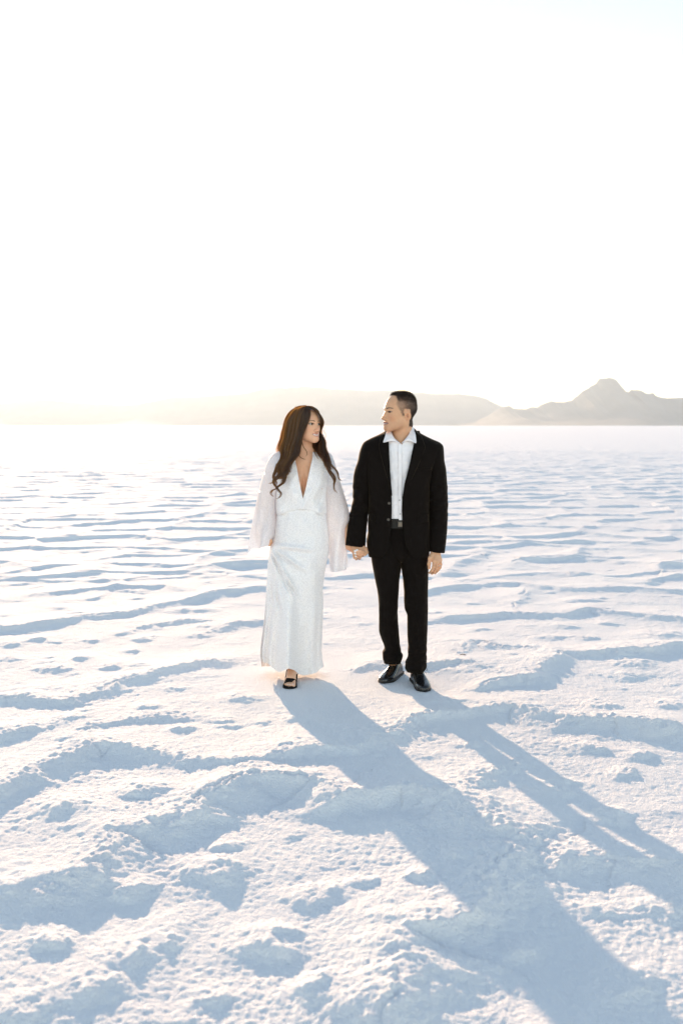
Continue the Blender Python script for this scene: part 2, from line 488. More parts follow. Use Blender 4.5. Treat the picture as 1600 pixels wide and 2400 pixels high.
# ------------------------------------------------------------------ body builder: implicit surface
class Field:
    """signed distance grid; smooth unions of limbs, meshed as ONE closed surface"""

    def __init__(self, lo, hi, h):
        self.lo = np.array(lo, np.float32); self.h = h
        self.n = np.ceil((np.array(hi) - np.array(lo)) / h).astype(int) + 1
        self.F = np.full(self.n, 0.06, np.float32)
        self.ax = [self.lo[i] + h * np.arange(self.n[i], dtype=np.float32) for i in range(3)]

    def _box(self, lo, hi):
        sl = []
        for i in range(3):
            a = int(max(0, math.floor((lo[i] - self.lo[i]) / self.h)))
            b = int(min(self.n[i], math.ceil((hi[i] - self.lo[i]) / self.h) + 1))
            if b <= a:
                return None
            sl.append(slice(a, b))
        x = self.ax[0][sl[0]][:, None, None]; y = self.ax[1][sl[1]][None, :, None]; z = self.ax[2][sl[2]][None, None, :]
        return tuple(sl), x, y, z

    def _merge(self, sl, d, k):
        f = self.F[sl]
        if k <= 1e-6:
            self.F[sl] = np.minimum(f, d)
        else:
            hh = np.maximum(k - np.abs(f - d), 0) / k
            self.F[sl] = np.minimum(f, d) - hh * hh * k * 0.25

    def cap(self, a, b, ra, rb, k=0.02):
        a = np.asarray(a, float); b = np.asarray(b, float)
        m = max(ra, rb) + k + 3 * self.h
        bx = self._box(np.minimum(a, b) - m, np.maximum(a, b) + m)
        if bx is None:
            return
        sl, x, y, z = bx
        e = b - a
        t = ((x - a[0]) * e[0] + (y - a[1]) * e[1] + (z - a[2]) * e[2]) / max(e @ e, 1e-9)
        t = np.clip(t, 0, 1)
        d = np.sqrt((x - a[0] - t * e[0]) ** 2 + (y - a[1] - t * e[1]) ** 2 + (z - a[2] - t * e[2]) ** 2) - (ra + (rb - ra) * t)
        self._merge(sl, d.astype(np.float32), k)

    def chain(self, pts, rad, k=0.02):
        for i in range(len(pts) - 1):
            self.cap(pts[i], pts[i + 1], rad[i], rad[i + 1], k)

    def _ell(self, c, r, M, m):
        c = np.asarray(c, float); r = np.asarray(r, float)
        M = np.eye(3) if M is None else np.asarray(M, float)      # columns are the axes
        ext = np.sqrt(((M * r[None, :]) ** 2).sum(1)) + m
        bx = self._box(c - ext, c + ext)
        if bx is None:
            return None
        sl, x, y, z = bx
        q = [((x - c[0]) * M[0, i] + (y - c[1]) * M[1, i] + (z - c[2]) * M[2, i]) for i in range(3)]
        k0 = np.sqrt((q[0] / r[0]) ** 2 + (q[1] / r[1]) ** 2 + (q[2] / r[2]) ** 2)
        k1 = np.sqrt((q[0] / r[0] ** 2) ** 2 + (q[1] / r[1] ** 2) ** 2 + (q[2] / r[2] ** 2) ** 2) + 1e-9
        return sl, (k0 * (k0 - 1) / k1).astype(np.float32)

    def ell(self, c, r, M=None, k=0.02):
        g = self._ell(c, r, M, k + 3 * self.h)
        if g:
            self._merge(g[0], g[1], k)

    def cut(self, c, r, M=None, k=0.002):
        g = self._ell(c, r, M, k + 3 * self.h)
        if not g:
            return
        sl, d = g
        f = self.F[sl]; d = -d
        hh = np.maximum(k - np.abs(f - d), 0) / k
        self.F[sl] = np.maximum(f, d) + hh * hh * k * 0.25

    def bump(self, c, amp, sig, M=None):
        c = np.asarray(c, float)
        sig = np.full(3, sig) if np.isscalar(sig) else np.asarray(sig, float)
        M = np.eye(3) if M is None else np.asarray(M, float)
        ext = 3 * np.sqrt(((M * sig[None, :]) ** 2).sum(1))
        bx = self._box(c - ext, c + ext)
        if bx is None:
            return
        sl, x, y, z = bx
        s = 0
        for i in range(3):
            q = (x - c[0]) * M[0, i] + (y - c[1]) * M[1, i] + (z - c[2]) * M[2, i]
            s = s + (q / sig[i]) ** 2
        self.F[sl] -= (amp * np.exp(-0.5 * s)).astype(np.float32)

    def mesh(self):
        """surface nets"""
        F = self.F; ins = F < 0
        nx, ny, nz = F.shape
        cnt = np.zeros((nx - 1, ny - 1, nz - 1), np.int8)
        corners = [(i, j, k) for i in (0, 1) for j in (0, 1) for k in (0, 1)]
        for i, j, k in corners:
            cnt += ins[i:nx - 1 + i, j:ny - 1 + j, k:nz - 1 + k]
        ci, cj, ck = np.nonzero((cnt > 0) & (cnt < 8))
        N = len(ci)
        ids = np.full(cnt.shape, -1, np.int32)
        ids[ci, cj, ck] = np.arange(N)
        acc = np.zeros((N, 3)); num = np.zeros(N)
        for a in corners:
            for ax in range(3):
                if a[ax] == 0:
                    b = list(a); b[ax] = 1
                    fa = F[ci + a[0], cj + a[1], ck + a[2]]; fb = F[ci + b[0], cj + b[1], ck + b[2]]
                    m = (fa < 0) != (fb < 0)
                    t = np.where(m, fa / np.where(m, fa - fb, 1), 0)
                    p = np.tile(np.array(a, float), (N, 1)); p[:, ax] += t
                    acc += p * m[:, None]; num += m
        v = (np.stack([ci, cj, ck], 1) + acc / num[:, None]) * self.h + self.lo
        faces = []
        for ax in range(3):
            o = [1, 1, 1]; o[ax] = 0
            s0 = tuple(slice(o[q], F.shape[q] - 1) for q in range(3))
            s1 = [slice(o[q], F.shape[q] - 1) for q in range(3)]
            s1[ax] = slice(1, F.shape[ax])
            A = ins[s0]; B = ins[tuple(s1)]
            ei, ej, ek = np.nonzero(A != B)
            flip = A[ei, ej, ek]
            e = [ei + o[0], ej + o[1], ek + o[2]]
            u, w = [(1, 2), (2, 0), (0, 1)][ax]
            q = []
            for du, dw in ((-1, -1), (0, -1), (0, 0), (-1, 0)):
                c = [e[0].copy(), e[1].copy(), e[2].copy()]
                c[u] += du; c[w] += dw
                q.append(ids[c[0], c[1], c[2]])
            q = np.stack(q, 1)
            q[~flip] = q[~flip][:, ::-1]
            faces.append(q)
        f = np.concatenate(faces)
        f = f[(f >= 0).all(1)]
        return v, f


def vert_normals(v, f):
    n = np.cross(v[f[:, 2]] - v[f[:, 0]], v[f[:, 3]] - v[f[:, 1]])
    out = np.zeros_like(v)
    for c in range(4):
        np.add.at(out, f[:, c], n)
    return out / (np.linalg.norm(out, axis=1, keepdims=True) + 1e-12)


def set_col(me, rgb):
    a = me.color_attributes.new("Col", 'FLOAT_COLOR', 'POINT')
    c = np.ones((len(rgb), 4), np.float32); c[:, :3] = rgb
    a.data.foreach_set("color", c.ravel())


class Head:
    """head frame: s = the subject's left, f = forward, u = up; origin between the ears at eye level"""

    def __init__(self, o, yaw, pitch=0, roll=0, scale=1.0):
        ps = R(yaw)
        f = Vector((math.sin(ps), -math.cos(ps), 0)); u = Vector((0, 0, 1)); s = u.cross(f)
        M = Matrix((s, f, u)).transposed()
        M = M @ Matrix.Rotation(R(pitch), 3, 'X') @ Matrix.Rotation(R(roll), 3, 'Y')
        self.M = np.array(M); self.o = np.array(o); self.k = scale

    def p(self, s, f, u):
        return self.o + self.M @ (np.array((s, f, u)) * self.k)

    def local(self, v):
        return (v - self.o) @ self.M / self.k

    def d(self, s, f, u):
        return self.M @ np.array((s, f, u), float)


def sculpt_head(G, H, female):
    k = H.k; M = H.M
    E = lambda c, r, kk: G.ell(H.p(*c), np.array(r) * k, M, kk)
    E((0, -.010, .034), (.0745, .094, .081), .03)
    E((0, .022, -.004), (.0655, .071, .083), .03)
    E((0, .046, -.055), (.046, .046, .044), .02)
    for q in (-1, 1):
        jw = .0425 if female else .047
        G.cap(H.p(q * jw, .008, -.060), H.p(q * .012, .074, -.093), .021 * k, .0165 * k, .03)
        G.bump(H.p(q * .045, .066, -.028), .0062, np.array((.015, .014, .013)) * k, M)
        G.bump(H.p(q * .032, .078, -.052), -.0022, np.array((.006, .010, .012)) * k, M)
        G.bump(H.p(q * .042, .060, -.062), (.002 if female else -.002), .014 * k)
    E((0, .081, -.094), (.019, .015, .015) if female else (.023, .016, .016), .014)
    # brow and nose
    for q in (-1, 1):
        G.bump(H.p(q * .030, .092, .017), .0016 if female else .0040, np.array((.016, .010, .006)) * k, M)
        G.bump(H.p(q * .030, .094, -.001), -.0075, np.array((.015, .012, .0095)) * k, M)
    G.cap(H.p(0, .083, .006), H.p(0, .1035, -.034), .0075 * k, .0105 * k, .014)
    G.cap(H.p(0, .1045, -.0375), H.p(0, .1095, -.0385), .0100 * k, .0085 * k, .006)
    for q in (-1, 1):
        G.cap(H.p(q * .0125, .0955, -.0425), H.p(q * .0095, .1035, -.0415), .0075 * k, .0065 * k, .005)
    # eyeball bulge and lid opening
    for q in (-1, 1):
        c = H.p(q * .0310, .0715, .000)
        G.ell(c, np.full(3, .0140 * k), None, .006)
        G.cut(H.p(q * .0312, .0865, -.0005), np.array((.0135, .0115, .0049 if female else .0028)) * k, M, .0015)
    # lips
    w = .026
    up = .0065 if female else .0035
    for q in (-1, 1):
        G.cap(H.p(q * w, .080, -.0655 + up), H.p(q * .006, .0985, -.0630), .0035 * k, .0052 * k, .006)
        G.cap(H.p(q * w * .92, .079, -.0680 + up), H.p(q * .005, .0955, -.0755), .0035 * k, .0062 * k, .006)
    for q in (-1, 1):
        T = M @ np.array(Matrix.Rotation(-q * R(15 if female else 11), 3, 'Y'))
        if female:
            G.cut(H.p(q * .0105, .098, -.0672), np.array((.0145, .024, .0044)) * k, T, .0015)
        else:
            G.cut(H.p(q * .0095, .098, -.0680), np.array((.0125, .024, .0018)) * k, T, .0015)
    # ears
    for q in (-1, 1):
        a = R(-14)
        T = M @ np.array(Matrix.Rotation(a, 3, 'X')) @ np.array(Matrix.Rotation(q * R(22), 3, 'Z'))
        c = H.p(q * .0770, -.012, -.018)
        G.ell(c, np.array((.0062, .0185, .0305)) * k, T, .006)
        G.cut(c + T @ np.array((q * .0085, .003, -.001)) * k, np.array((.0076, .0100, .0170)) * k, T, .003)
        G.cut(c + T @ np.array((q * .0035, .0035, -.004)) * k, np.array((.011, .0062, .0095)) * k, T, .003)
        oc = c + M @ np.array((q * .0080, .003, .001)) * k
        G.bump(c + T @ np.array((q * .006, .008, .020)) * k, -.002, .005 * k)
        G.bump(c + M @ np.array((q * .006, .008, -.020)) * k, .001, .004 * k)


def face_colors(v, H, skin, lip, female, brow):
    """base colours of skin, lips, brows, lashes, flush; mouth gap darkened, nostril shade painted in"""
    L = H.local(v)
    s, f, u = L[:, 0], L[:, 1], L[:, 2]
    a = np.abs(s)
    c = np.tile(np.array(skin), (len(v), 1))
    near = (np.linalg.norm(L, axis=1) < .16)
    nz = 0.05 * noise2(v[:, 0] * 60, v[:, 2] * 60 + v[:, 1] * 40, 9)
    c *= (1 + nz)[:, None]

    def mix(col, m):
        nonlocal c
        m = np.clip(m * near, 0, 1)[:, None]
        c = c * (1 - m) + np.array(col) * m

    front = smoothstep(.045, .06, f)
    mix(np.array(skin) * np.array((1.02, .84, .82)), .45 * np.exp(-((a - .042) / .018) ** 2 - ((u + .035) / .018) ** 2) * front)
    mix(np.array(skin) * np.array((1.0, .86, .82)), .35 * smoothstep(.098, .11, f))
    mix(np.array(skin) * np.array((1.0, .80, .75)), .4 * smoothstep(.068, .078, a) * (f < .02))
    if not female:
        st = smoothstep(-.045, -.062, u) * smoothstep(-.125, -.10, u) * smoothstep(.0, .02, f)
        mix(np.array(skin) * np.array((.80, .80, .84)), .35 * st)
    up = .0065 if female else .0035
    cu = -.0690 + up * np.clip(a / .026, 0, 1) ** 2
    lw = .0275
    hh = (.0125 if female else .0095) * np.sqrt(np.clip(1 - (a / lw) ** 2, 0, 1))
    mix(lip, smoothstep(1.0, .75, np.abs(u - cu) / np.maximum(hh, 1e-4)) * (f > .074))
    mix((.10, .03, .03), smoothstep(.0042, .0022, np.abs(u - cu)) * (a < .022) * (f > .07) * (f < .0935))
    # brows
    t = np.clip((a - .013) / .038, 0, 1)
    bu = (.0165 if female else .0175) + .0065 * np.sin(np.clip(t, 0, 1) * 2.3) - .003 * t
    bw = (.0026 if female else .0040) * (1 - .55 * t)
    mix(brow, smoothstep(1.25, .7, np.abs(u - bu) / bw) * smoothstep(.0105, .0145, a) * smoothstep(.055, .050, a) * (f > .03))
    # lash line and eye corner
    e = np.hypot((a - .0312) / .0150, (u + .0005) / (.0066 if female else .0050))
    lash = smoothstep(1.30, 1.05, e) * (f > .05) * np.where(u > -.001, 1.0, .45)
    mix((.03, .018, .014), .9 * lash)
    # nostrils: shade of the openings painted into the skin colour, not carved
    mix((.12, .05, .04), np.exp(-(((a - .0075) / .0038) ** 2 + ((f - .1000) / .005) ** 2)) * smoothstep(-.044, -.0465, u) * (u > -.056))
    return np.clip(c, 0, 1), L


def skin_mat(name, rough=.46):
    m = new_mat(name, (.6, .4, .3), rough, .45)
    nt = m.node_tree; p = nt.nodes["Principled BSDF"]
    at = nt.nodes.new("ShaderNodeAttribute"); at.attribute_name = "Col"
    nt.links.new(at.outputs["Color"], p.inputs["Base Color"])
    p.inputs["Subsurface Weight"].default_value = 0.18
    p.inputs["Subsurface Radius"].default_value = (.012, .005, .003)
    p.inputs["Subsurface Scale"].default_value = 0.22
    add_bump(m, 900, .25, .0006)
    return m


def eyeball(H, q, parent, mat, look):
    """sphere with an iris and pupil painted by ring, aimed along look (head frame)"""
    c = H.p(q * .0310, .0728, -.0005); r = .0128 * H.k
    nu, nv = 32, 20
    th = np.linspace(0, np.pi, nv); ph = np.linspace(0, 2 * np.pi, nu, endpoint=False)
    T, P = np.meshgrid(th, ph, indexing='ij')
    l = Vector(H.d(*look)).normalized()
    Q = np.array(l.to_track_quat('Z', 'Y').to_matrix())
    loc = np.stack([np.sin(T) * np.cos(P), np.sin(T) * np.sin(P), np.cos(T)], -1).reshape(-1, 3)
    v = c + (loc * r) @ Q.T
    i = np.arange(nv - 1)[:, None] * nu; j = np.arange(nu)[None, :]; jn = (np.arange(nu) + 1)[None, :] % nu
    f = np.stack([(i + j), (i + nu + j), (i + nu + jn), (i + jn)], -1).reshape(-1, 4)
    me = mesh_np("eye", v, f)
    ang = T.ravel()
    col = np.where((ang < .16)[:, None], (.005, .004, .004), np.where((ang < .50)[:, None], (.035, .016, .008), (.55, .52, .49)))
    set_col(me, col)
    return link("eye", me, parent, mat)


def tubes(paths, radii, sides=4, caps=False):
    """list of (n,3) polylines with per-point radii -> verts, faces"""
    V = []; Fc = []; off = 0
    ang = np.linspace(0, 2 * np.pi, sides, endpoint=False)
    for P, rr in zip(paths, radii):
        P = np.asarray(P, float); n = len(P)
        T = np.gradient(P, axis=0); T /= np.linalg.norm(T, axis=1, keepdims=True) + 1e-12
        ref = np.array((0.31, -0.87, 0.38))
        A = np.cross(T, ref); A /= np.linalg.norm(A, axis=1, keepdims=True) + 1e-12
        B = np.cross(T, A)
        rr = np.broadcast_to(np.asarray(rr, float), (n,))
        v = P[:, None, :] + rr[:, None, None] * (np.cos(ang)[None, :, None] * A[:, None, :] + np.sin(ang)[None, :, None] * B[:, None, :])
        V.append(v.reshape(-1, 3))
        i = np.arange(n - 1)[:, None] * sides; j = np.arange(sides)[None, :]; jn = (j + 1) % sides
        Fc.append(np.stack([i + j, i + jn, i + sides + jn, i + sides + j], -1).reshape(-1, 4) + off)
        off += n * sides
        if caps and sides == 4:
            Fc.append(np.array([[off - 1, off - 2, off - 3, off - 4][::-1], [off - n * 4 + 3, off - n * 4 + 2, off - n * 4 + 1, off - n * 4]]))
    return np.concatenate(V), np.concatenate(Fc)


def ribbons(paths, radii, seed=3):
    """hair as narrow flat fibres, each with its own twist"""
    rg = np.random.default_rng(seed)
    V = []; Fc = []; off = 0
    for P, rr in zip(paths, radii):
        P = np.asarray(P, float); n = len(P)
        T = np.gradient(P, axis=0); T /= np.linalg.norm(T, axis=1, keepdims=True) + 1e-12
        A = np.cross(T, np.array((0.31, -0.87, 0.38))); A /= np.linalg.norm(A, axis=1, keepdims=True) + 1e-12
        B = np.cross(T, A)
        a = rg.uniform(-1.0, 1.0) + rg.uniform(-.8, .8) * np.linspace(0, 1, n)
        D = np.cos(a)[:, None] * A + np.sin(a)[:, None] * B
        rr = np.broadcast_to(np.asarray(rr, float), (n,))[:, None]
        V.append(np.stack([P - D * rr, P + D * rr], 1).reshape(-1, 3))
        i = np.arange(n - 1) * 2 + off
        Fc.append(np.stack([i, i + 1, i + 3, i + 2], 1))
        off += 2 * n
    return np.concatenate(V), np.concatenate(Fc)


def spline(pts, n):
    """Catmull-Rom through pts (m,d) -> (n,d), chord-length spaced"""
    P = np.asarray(pts, float)
    d = np.r_[0, np.cumsum(np.linalg.norm(np.diff(P, axis=0), axis=1) + 1e-9)]
    t = np.linspace(0, d[-1], n)
    m = np.gradient(P, d, axis=0) if len(P) > 2 else np.tile((P[1] - P[0]) / d[-1], (2, 1))
    k = np.clip(np.searchsorted(d, t, side='right') - 1, 0, len(P) - 2)
    h = d[k + 1] - d[k]; s = ((t - d[k]) / h)[:, None]; h = h[:, None]
    return ((2 * s ** 3 - 3 * s ** 2 + 1) * P[k] + (s ** 3 - 2 * s ** 2 + s) * h * m[k]
            + (-2 * s ** 3 + 3 * s ** 2) * P[k + 1] + (s ** 3 - s ** 2) * h * m[k + 1])


def rows_of(keys, n):
    """keys sorted by first column (py) -> n interpolated rows"""
    K = np.array(keys, float)
    py = np.linspace(K[0, 0], K[-1, 0], n)
    out = [py]
    for c in range(1, K.shape[1]):
        d = np.gradient(K[:, c], K[:, 0]) if len(K) > 2 else np.zeros(len(K))
        # monotone-ish cubic
        dx = np.diff(K[:, 0]); sl = np.diff(K[:, c]) / dx
        m = np.zeros(len(K)); m[0] = sl[0]; m[-1] = sl[-1]
        for i in range(1, len(K) - 1):
            m[i] = 0 if sl[i - 1] * sl[i] <= 0 else 2 * sl[i - 1] * sl[i] / (sl[i - 1] + sl[i])
        k = np.clip(np.searchsorted(K[:, 0], py, side='right') - 1, 0, len(K) - 2)
        h = dx[k]; s = (py - K[k, 0]) / h
        out.append((2 * s ** 3 - 3 * s ** 2 + 1) * K[k, c] + (s ** 3 - 2 * s ** 2 + s) * h * m[k]
                   + (-2 * s ** 3 + 3 * s ** 2) * K[k + 1, c] + (s ** 3 - s ** 2) * h * m[k + 1])
    return np.stack(out, 1)


def loft(keys, nrow=80, nang=72, ex=2.4, opening=None, disp=None, pyfun=None, floor=None, trueproj=False):
    """keys: (py, xl, xr, Yc, front half-depth, back half-depth) in photo pixels and metres.
    opening: (py, x_left, x_right) keys of an open front. Returns verts, faces, grids."""
    Rw = rows_of(keys, nrow)
    cx = (Rw[:, 1] + Rw[:, 2]) / 2; a = (Rw[:, 2] - Rw[:, 1]) / 2
    if opening is None:
        th = np.linspace(-np.pi / 2, 1.5 * np.pi, nang, endpoint=False)[None, :].repeat(nrow, 0)
    else:
        O = np.array(opening, float)
        ol = np.interp(Rw[:, 0], O[:, 0], O[:, 1]); orr = np.interp(Rw[:, 0], O[:, 0], O[:, 2])
        tr = np.clip((orr - cx) / a, -.999, .999); tl = np.clip((ol - cx) / a, -.999, .999)
        inv = lambda t: np.sign(t) * np.abs(t) ** (ex / 2)
        a0 = -np.arccos(inv(tr)); a1 = 2 * np.pi - np.arccos(inv(tl))
        # even spacing with x rather than with angle near the front edges
        th = a0[:, None] + (a1 - a0)[:, None] * np.linspace(0, 1, nang)[None, :]
    c = np.cos(th); s = np.sin(th)
    ux = np.sign(c) * np.abs(c) ** (2 / ex); uy = np.sign(s) * np.abs(s) ** (2 / ex)
    px = cx[:, None] + a[:, None] * ux
    dep = np.where(uy < 0, Rw[:, 4][:, None], Rw[:, 5][:, None]) * uy
    Y = Rw[:, 3][:, None] + dep
    py = Rw[:, 0][:, None] + 0 * px
    row = np.linspace(0, 1, nrow)[:, None] + 0 * px
    if pyfun is not None:
        py = pyfun(py, px, ux, uy, row)
    if disp is not None:
        d = disp(px, py, ux, uy, row)
        px = px + d[0]; Y = Y + d[1]
    Yn = Y if trueproj else Rw[:, 3][:, None]
    v = np.stack([(px - CX) * Yn / F, Y, CH - (py - HY) * Yn / F], -1)
    if floor is not None:
        v[..., 2] = np.maximum(v[..., 2], floor)
    n = nang
    i = np.arange(nrow - 1)[:, None] * n
    if opening is None:
        j = np.arange(n)[None, :]; jn = (j + 1) % n
    else:
        j = np.arange(n - 1)[None, :]; jn = j + 1
    f = np.stack([i + n + j, i + n + jn, i + jn, i + j], -1).reshape(-1, 4)
    return v.reshape(-1, 3), f


def front_Y(keys, px, py, ex=2.4):
    K = np.array(keys, float)
    g = [np.interp(py, K[:, 0], K[:, c]) for c in range(1, 6)]
    cx = (g[0] + g[1]) / 2; a = (g[1] - g[0]) / 2
    t = np.clip(np.abs((px - cx) / a), 0, .999)
    return g[2] - g[3] * (1 - t ** ex) ** (1 / ex)


def patch(keys, fn, off, nu=14, nv=24, ex=2.4):
    """sheet lying on the front of a loft; fn(u,v) -> (px,py)"""
    u, v = np.meshgrid(np.linspace(0, 1, nu), np.linspace(0, 1, nv))
    px, py = fn(u, v)
    K = np.array(keys, float)
    Yn = np.interp(py, K[:, 0], K[:, 3])
    o = off(u, v) if callable(off) else off
    Y = front_Y(keys, px, py, ex) - o
    V = np.stack([(px - CX) * Yn / F, Y, CH - (py - HY) * Yn / F], -1).reshape(-1, 3)
    i = np.arange(nv - 1)[:, None] * nu; j = np.arange(nu - 1)[None, :]
    f = np.stack([i + nu + j, i + nu + j + 1, i + j + 1, i + j], -1).reshape(-1, 4)
    return V, f


def join(*vf):
    V = []; Fc = []; o = 0
    for v, f in vf:
        V.append(v); Fc.append(f + o); o += len(v)
    return np.concatenate(V), np.concatenate(Fc)


def solid(o, t, off=-1.0):
    m = o.modifiers.new("thickness", 'SOLIDIFY'); m.thickness = t; m.offset = off
    return o


def strip(e0, e1, n=20, m=6):
    """ruled sheet between two 3-D polylines"""
    A = spline(e0, n); B = spline(e1, n)
    t = np.linspace(0, 1, m)[:, None, None]
    V = (A[None] * (1 - t) + B[None] * t).reshape(-1, 3)
    i = np.arange(m - 1)[:, None] * n; j = np.arange(n - 1)[None, :]
    return V, np.stack([i + j, i + j + 1, i + n + j + 1, i + n + j], -1).reshape(-1, 4)


def disc_button(name, c, r, parent, mat, normal=(0, -1, 0)):
    n = 14; a = np.linspace(0, 2 * np.pi, n, endpoint=False)
    prof = [(0.0, -.0012), (.25, -.0010), (.62, -.0008), (.80, -.0022), (1.0, -.0016), (1.0, .002)]
    V = []
    for q, y in prof:
        rad = max(q, .02) * r
        V.append(np.stack([c[0] + rad * np.cos(a), np.full(n, c[1] + y), c[2] + rad * np.sin(a)], 1))
    V = np.concatenate(V)
    i = np.arange(len(prof) - 1)[:, None] * n; j = np.arange(n)[None, :]; jn = (j + 1) % n
    f = np.stack([i + j, i + jn, i + n + jn, i + n + j], -1).reshape(-1, 4)
    return link(name, mesh_np(name, V, f), parent, mat)


def person_root(loc, label):
    e = bpy.data.objects.new("person", None)
    COL.objects.link(e)
    e.location = loc
    e["label"] = label; e["category"] = "person"
    return e


def under(root, *objs):
    """keep world-space vertices while parenting to a moved root"""
    for o in objs:
        o.parent = root
        o.matrix_parent_inverse = Matrix.Translation(root.location).inverted()


rng = np.random.default_rng(7)

# ================================================================== the man
MY = 6.03                                     # depth of his body
black = new_mat("black_wool", (0.0066, 0.0048, 0.0040), 0.85, 0.08)
black.node_tree.nodes["Principled BSDF"].inputs["Sheen Weight"].default_value = 0.08
black.node_tree.nodes["Principled BSDF"].inputs["Sheen Roughness"].default_value = 0.4
black.node_tree.nodes["Principled BSDF"].inputs["Sheen Tint"].default_value = (1.0, .75, .45, 1)
shirt_m = new_mat("white_cotton", (0.90, 0.872, 0.885), 0.8, 0.2)
add_bump(shirt_m, 28, .45, .008, 3)
leather = new_mat("black_leather", (0.010, 0.009, 0.009), 0.22, 0.6)
add_bump(leather, 60, .25, .004, 3)
sole_m = new_mat("dark_rubber", (0.022, 0.016, 0.012), 0.6, 0.3)
horn = new_mat("dark_horn_button", (0.05, 0.04, 0.03), 0.25, 0.6)
pearl = new_mat("grey_pearl_button", (0.55, 0.55, 0.56), 0.3, 0.6)
steel = new_mat("brushed_steel", (0.16, 0.14, 0.12), 0.45, 0.5, Metallic=0.9)
skin_m = skin_mat("skin")
eye_m = new_mat("eye", (.8, .8, .8), .25, .15)
_at = eye_m.node_tree.nodes.new("ShaderNodeAttribute"); _at.attribute_name = "Col"
eye_m.node_tree.links.new(_at.outputs["Color"], eye_m.node_tree.nodes["Principled BSDF"].inputs["Base Color"])
tooth_m = new_mat("tooth", (.80, .76, .70), .2, .5)


def hair_material(name, base, glow, rough=.38, mixf=.35):
    m = new_mat(name, base, rough, .5)
    nt = m.node_tree; p = nt.nodes["Principled BSDF"]
    out = [n for n in nt.nodes if n.type == 'OUTPUT_MATERIAL'][0]
    tr = nt.nodes.new("ShaderNodeBsdfTranslucent"); tr.inputs["Color"].default_value = (*glow, 1)
    mx = nt.nodes.new("ShaderNodeMixShader"); mx.inputs[0].default_value = mixf
    nt.links.new(p.outputs[0], mx.inputs[1]); nt.links.new(tr.outputs[0], mx.inputs[2])
    nt.links.new(mx.outputs[0], out.inputs["Surface"])
    return m


man = person_root(W(948, 1602, 6.0), "man in a black suit and open white shirt looking at the woman beside him")
man.location.z = 0.0

HL = Gnd(936, 1577) + np.array((0, .0)); HR = Gnd(971, 1595) + np.array((0, .02))       # heels of his shoes
HM = Head(W(936.5, 966, 6.0), -66, 1, 0, 1.035)


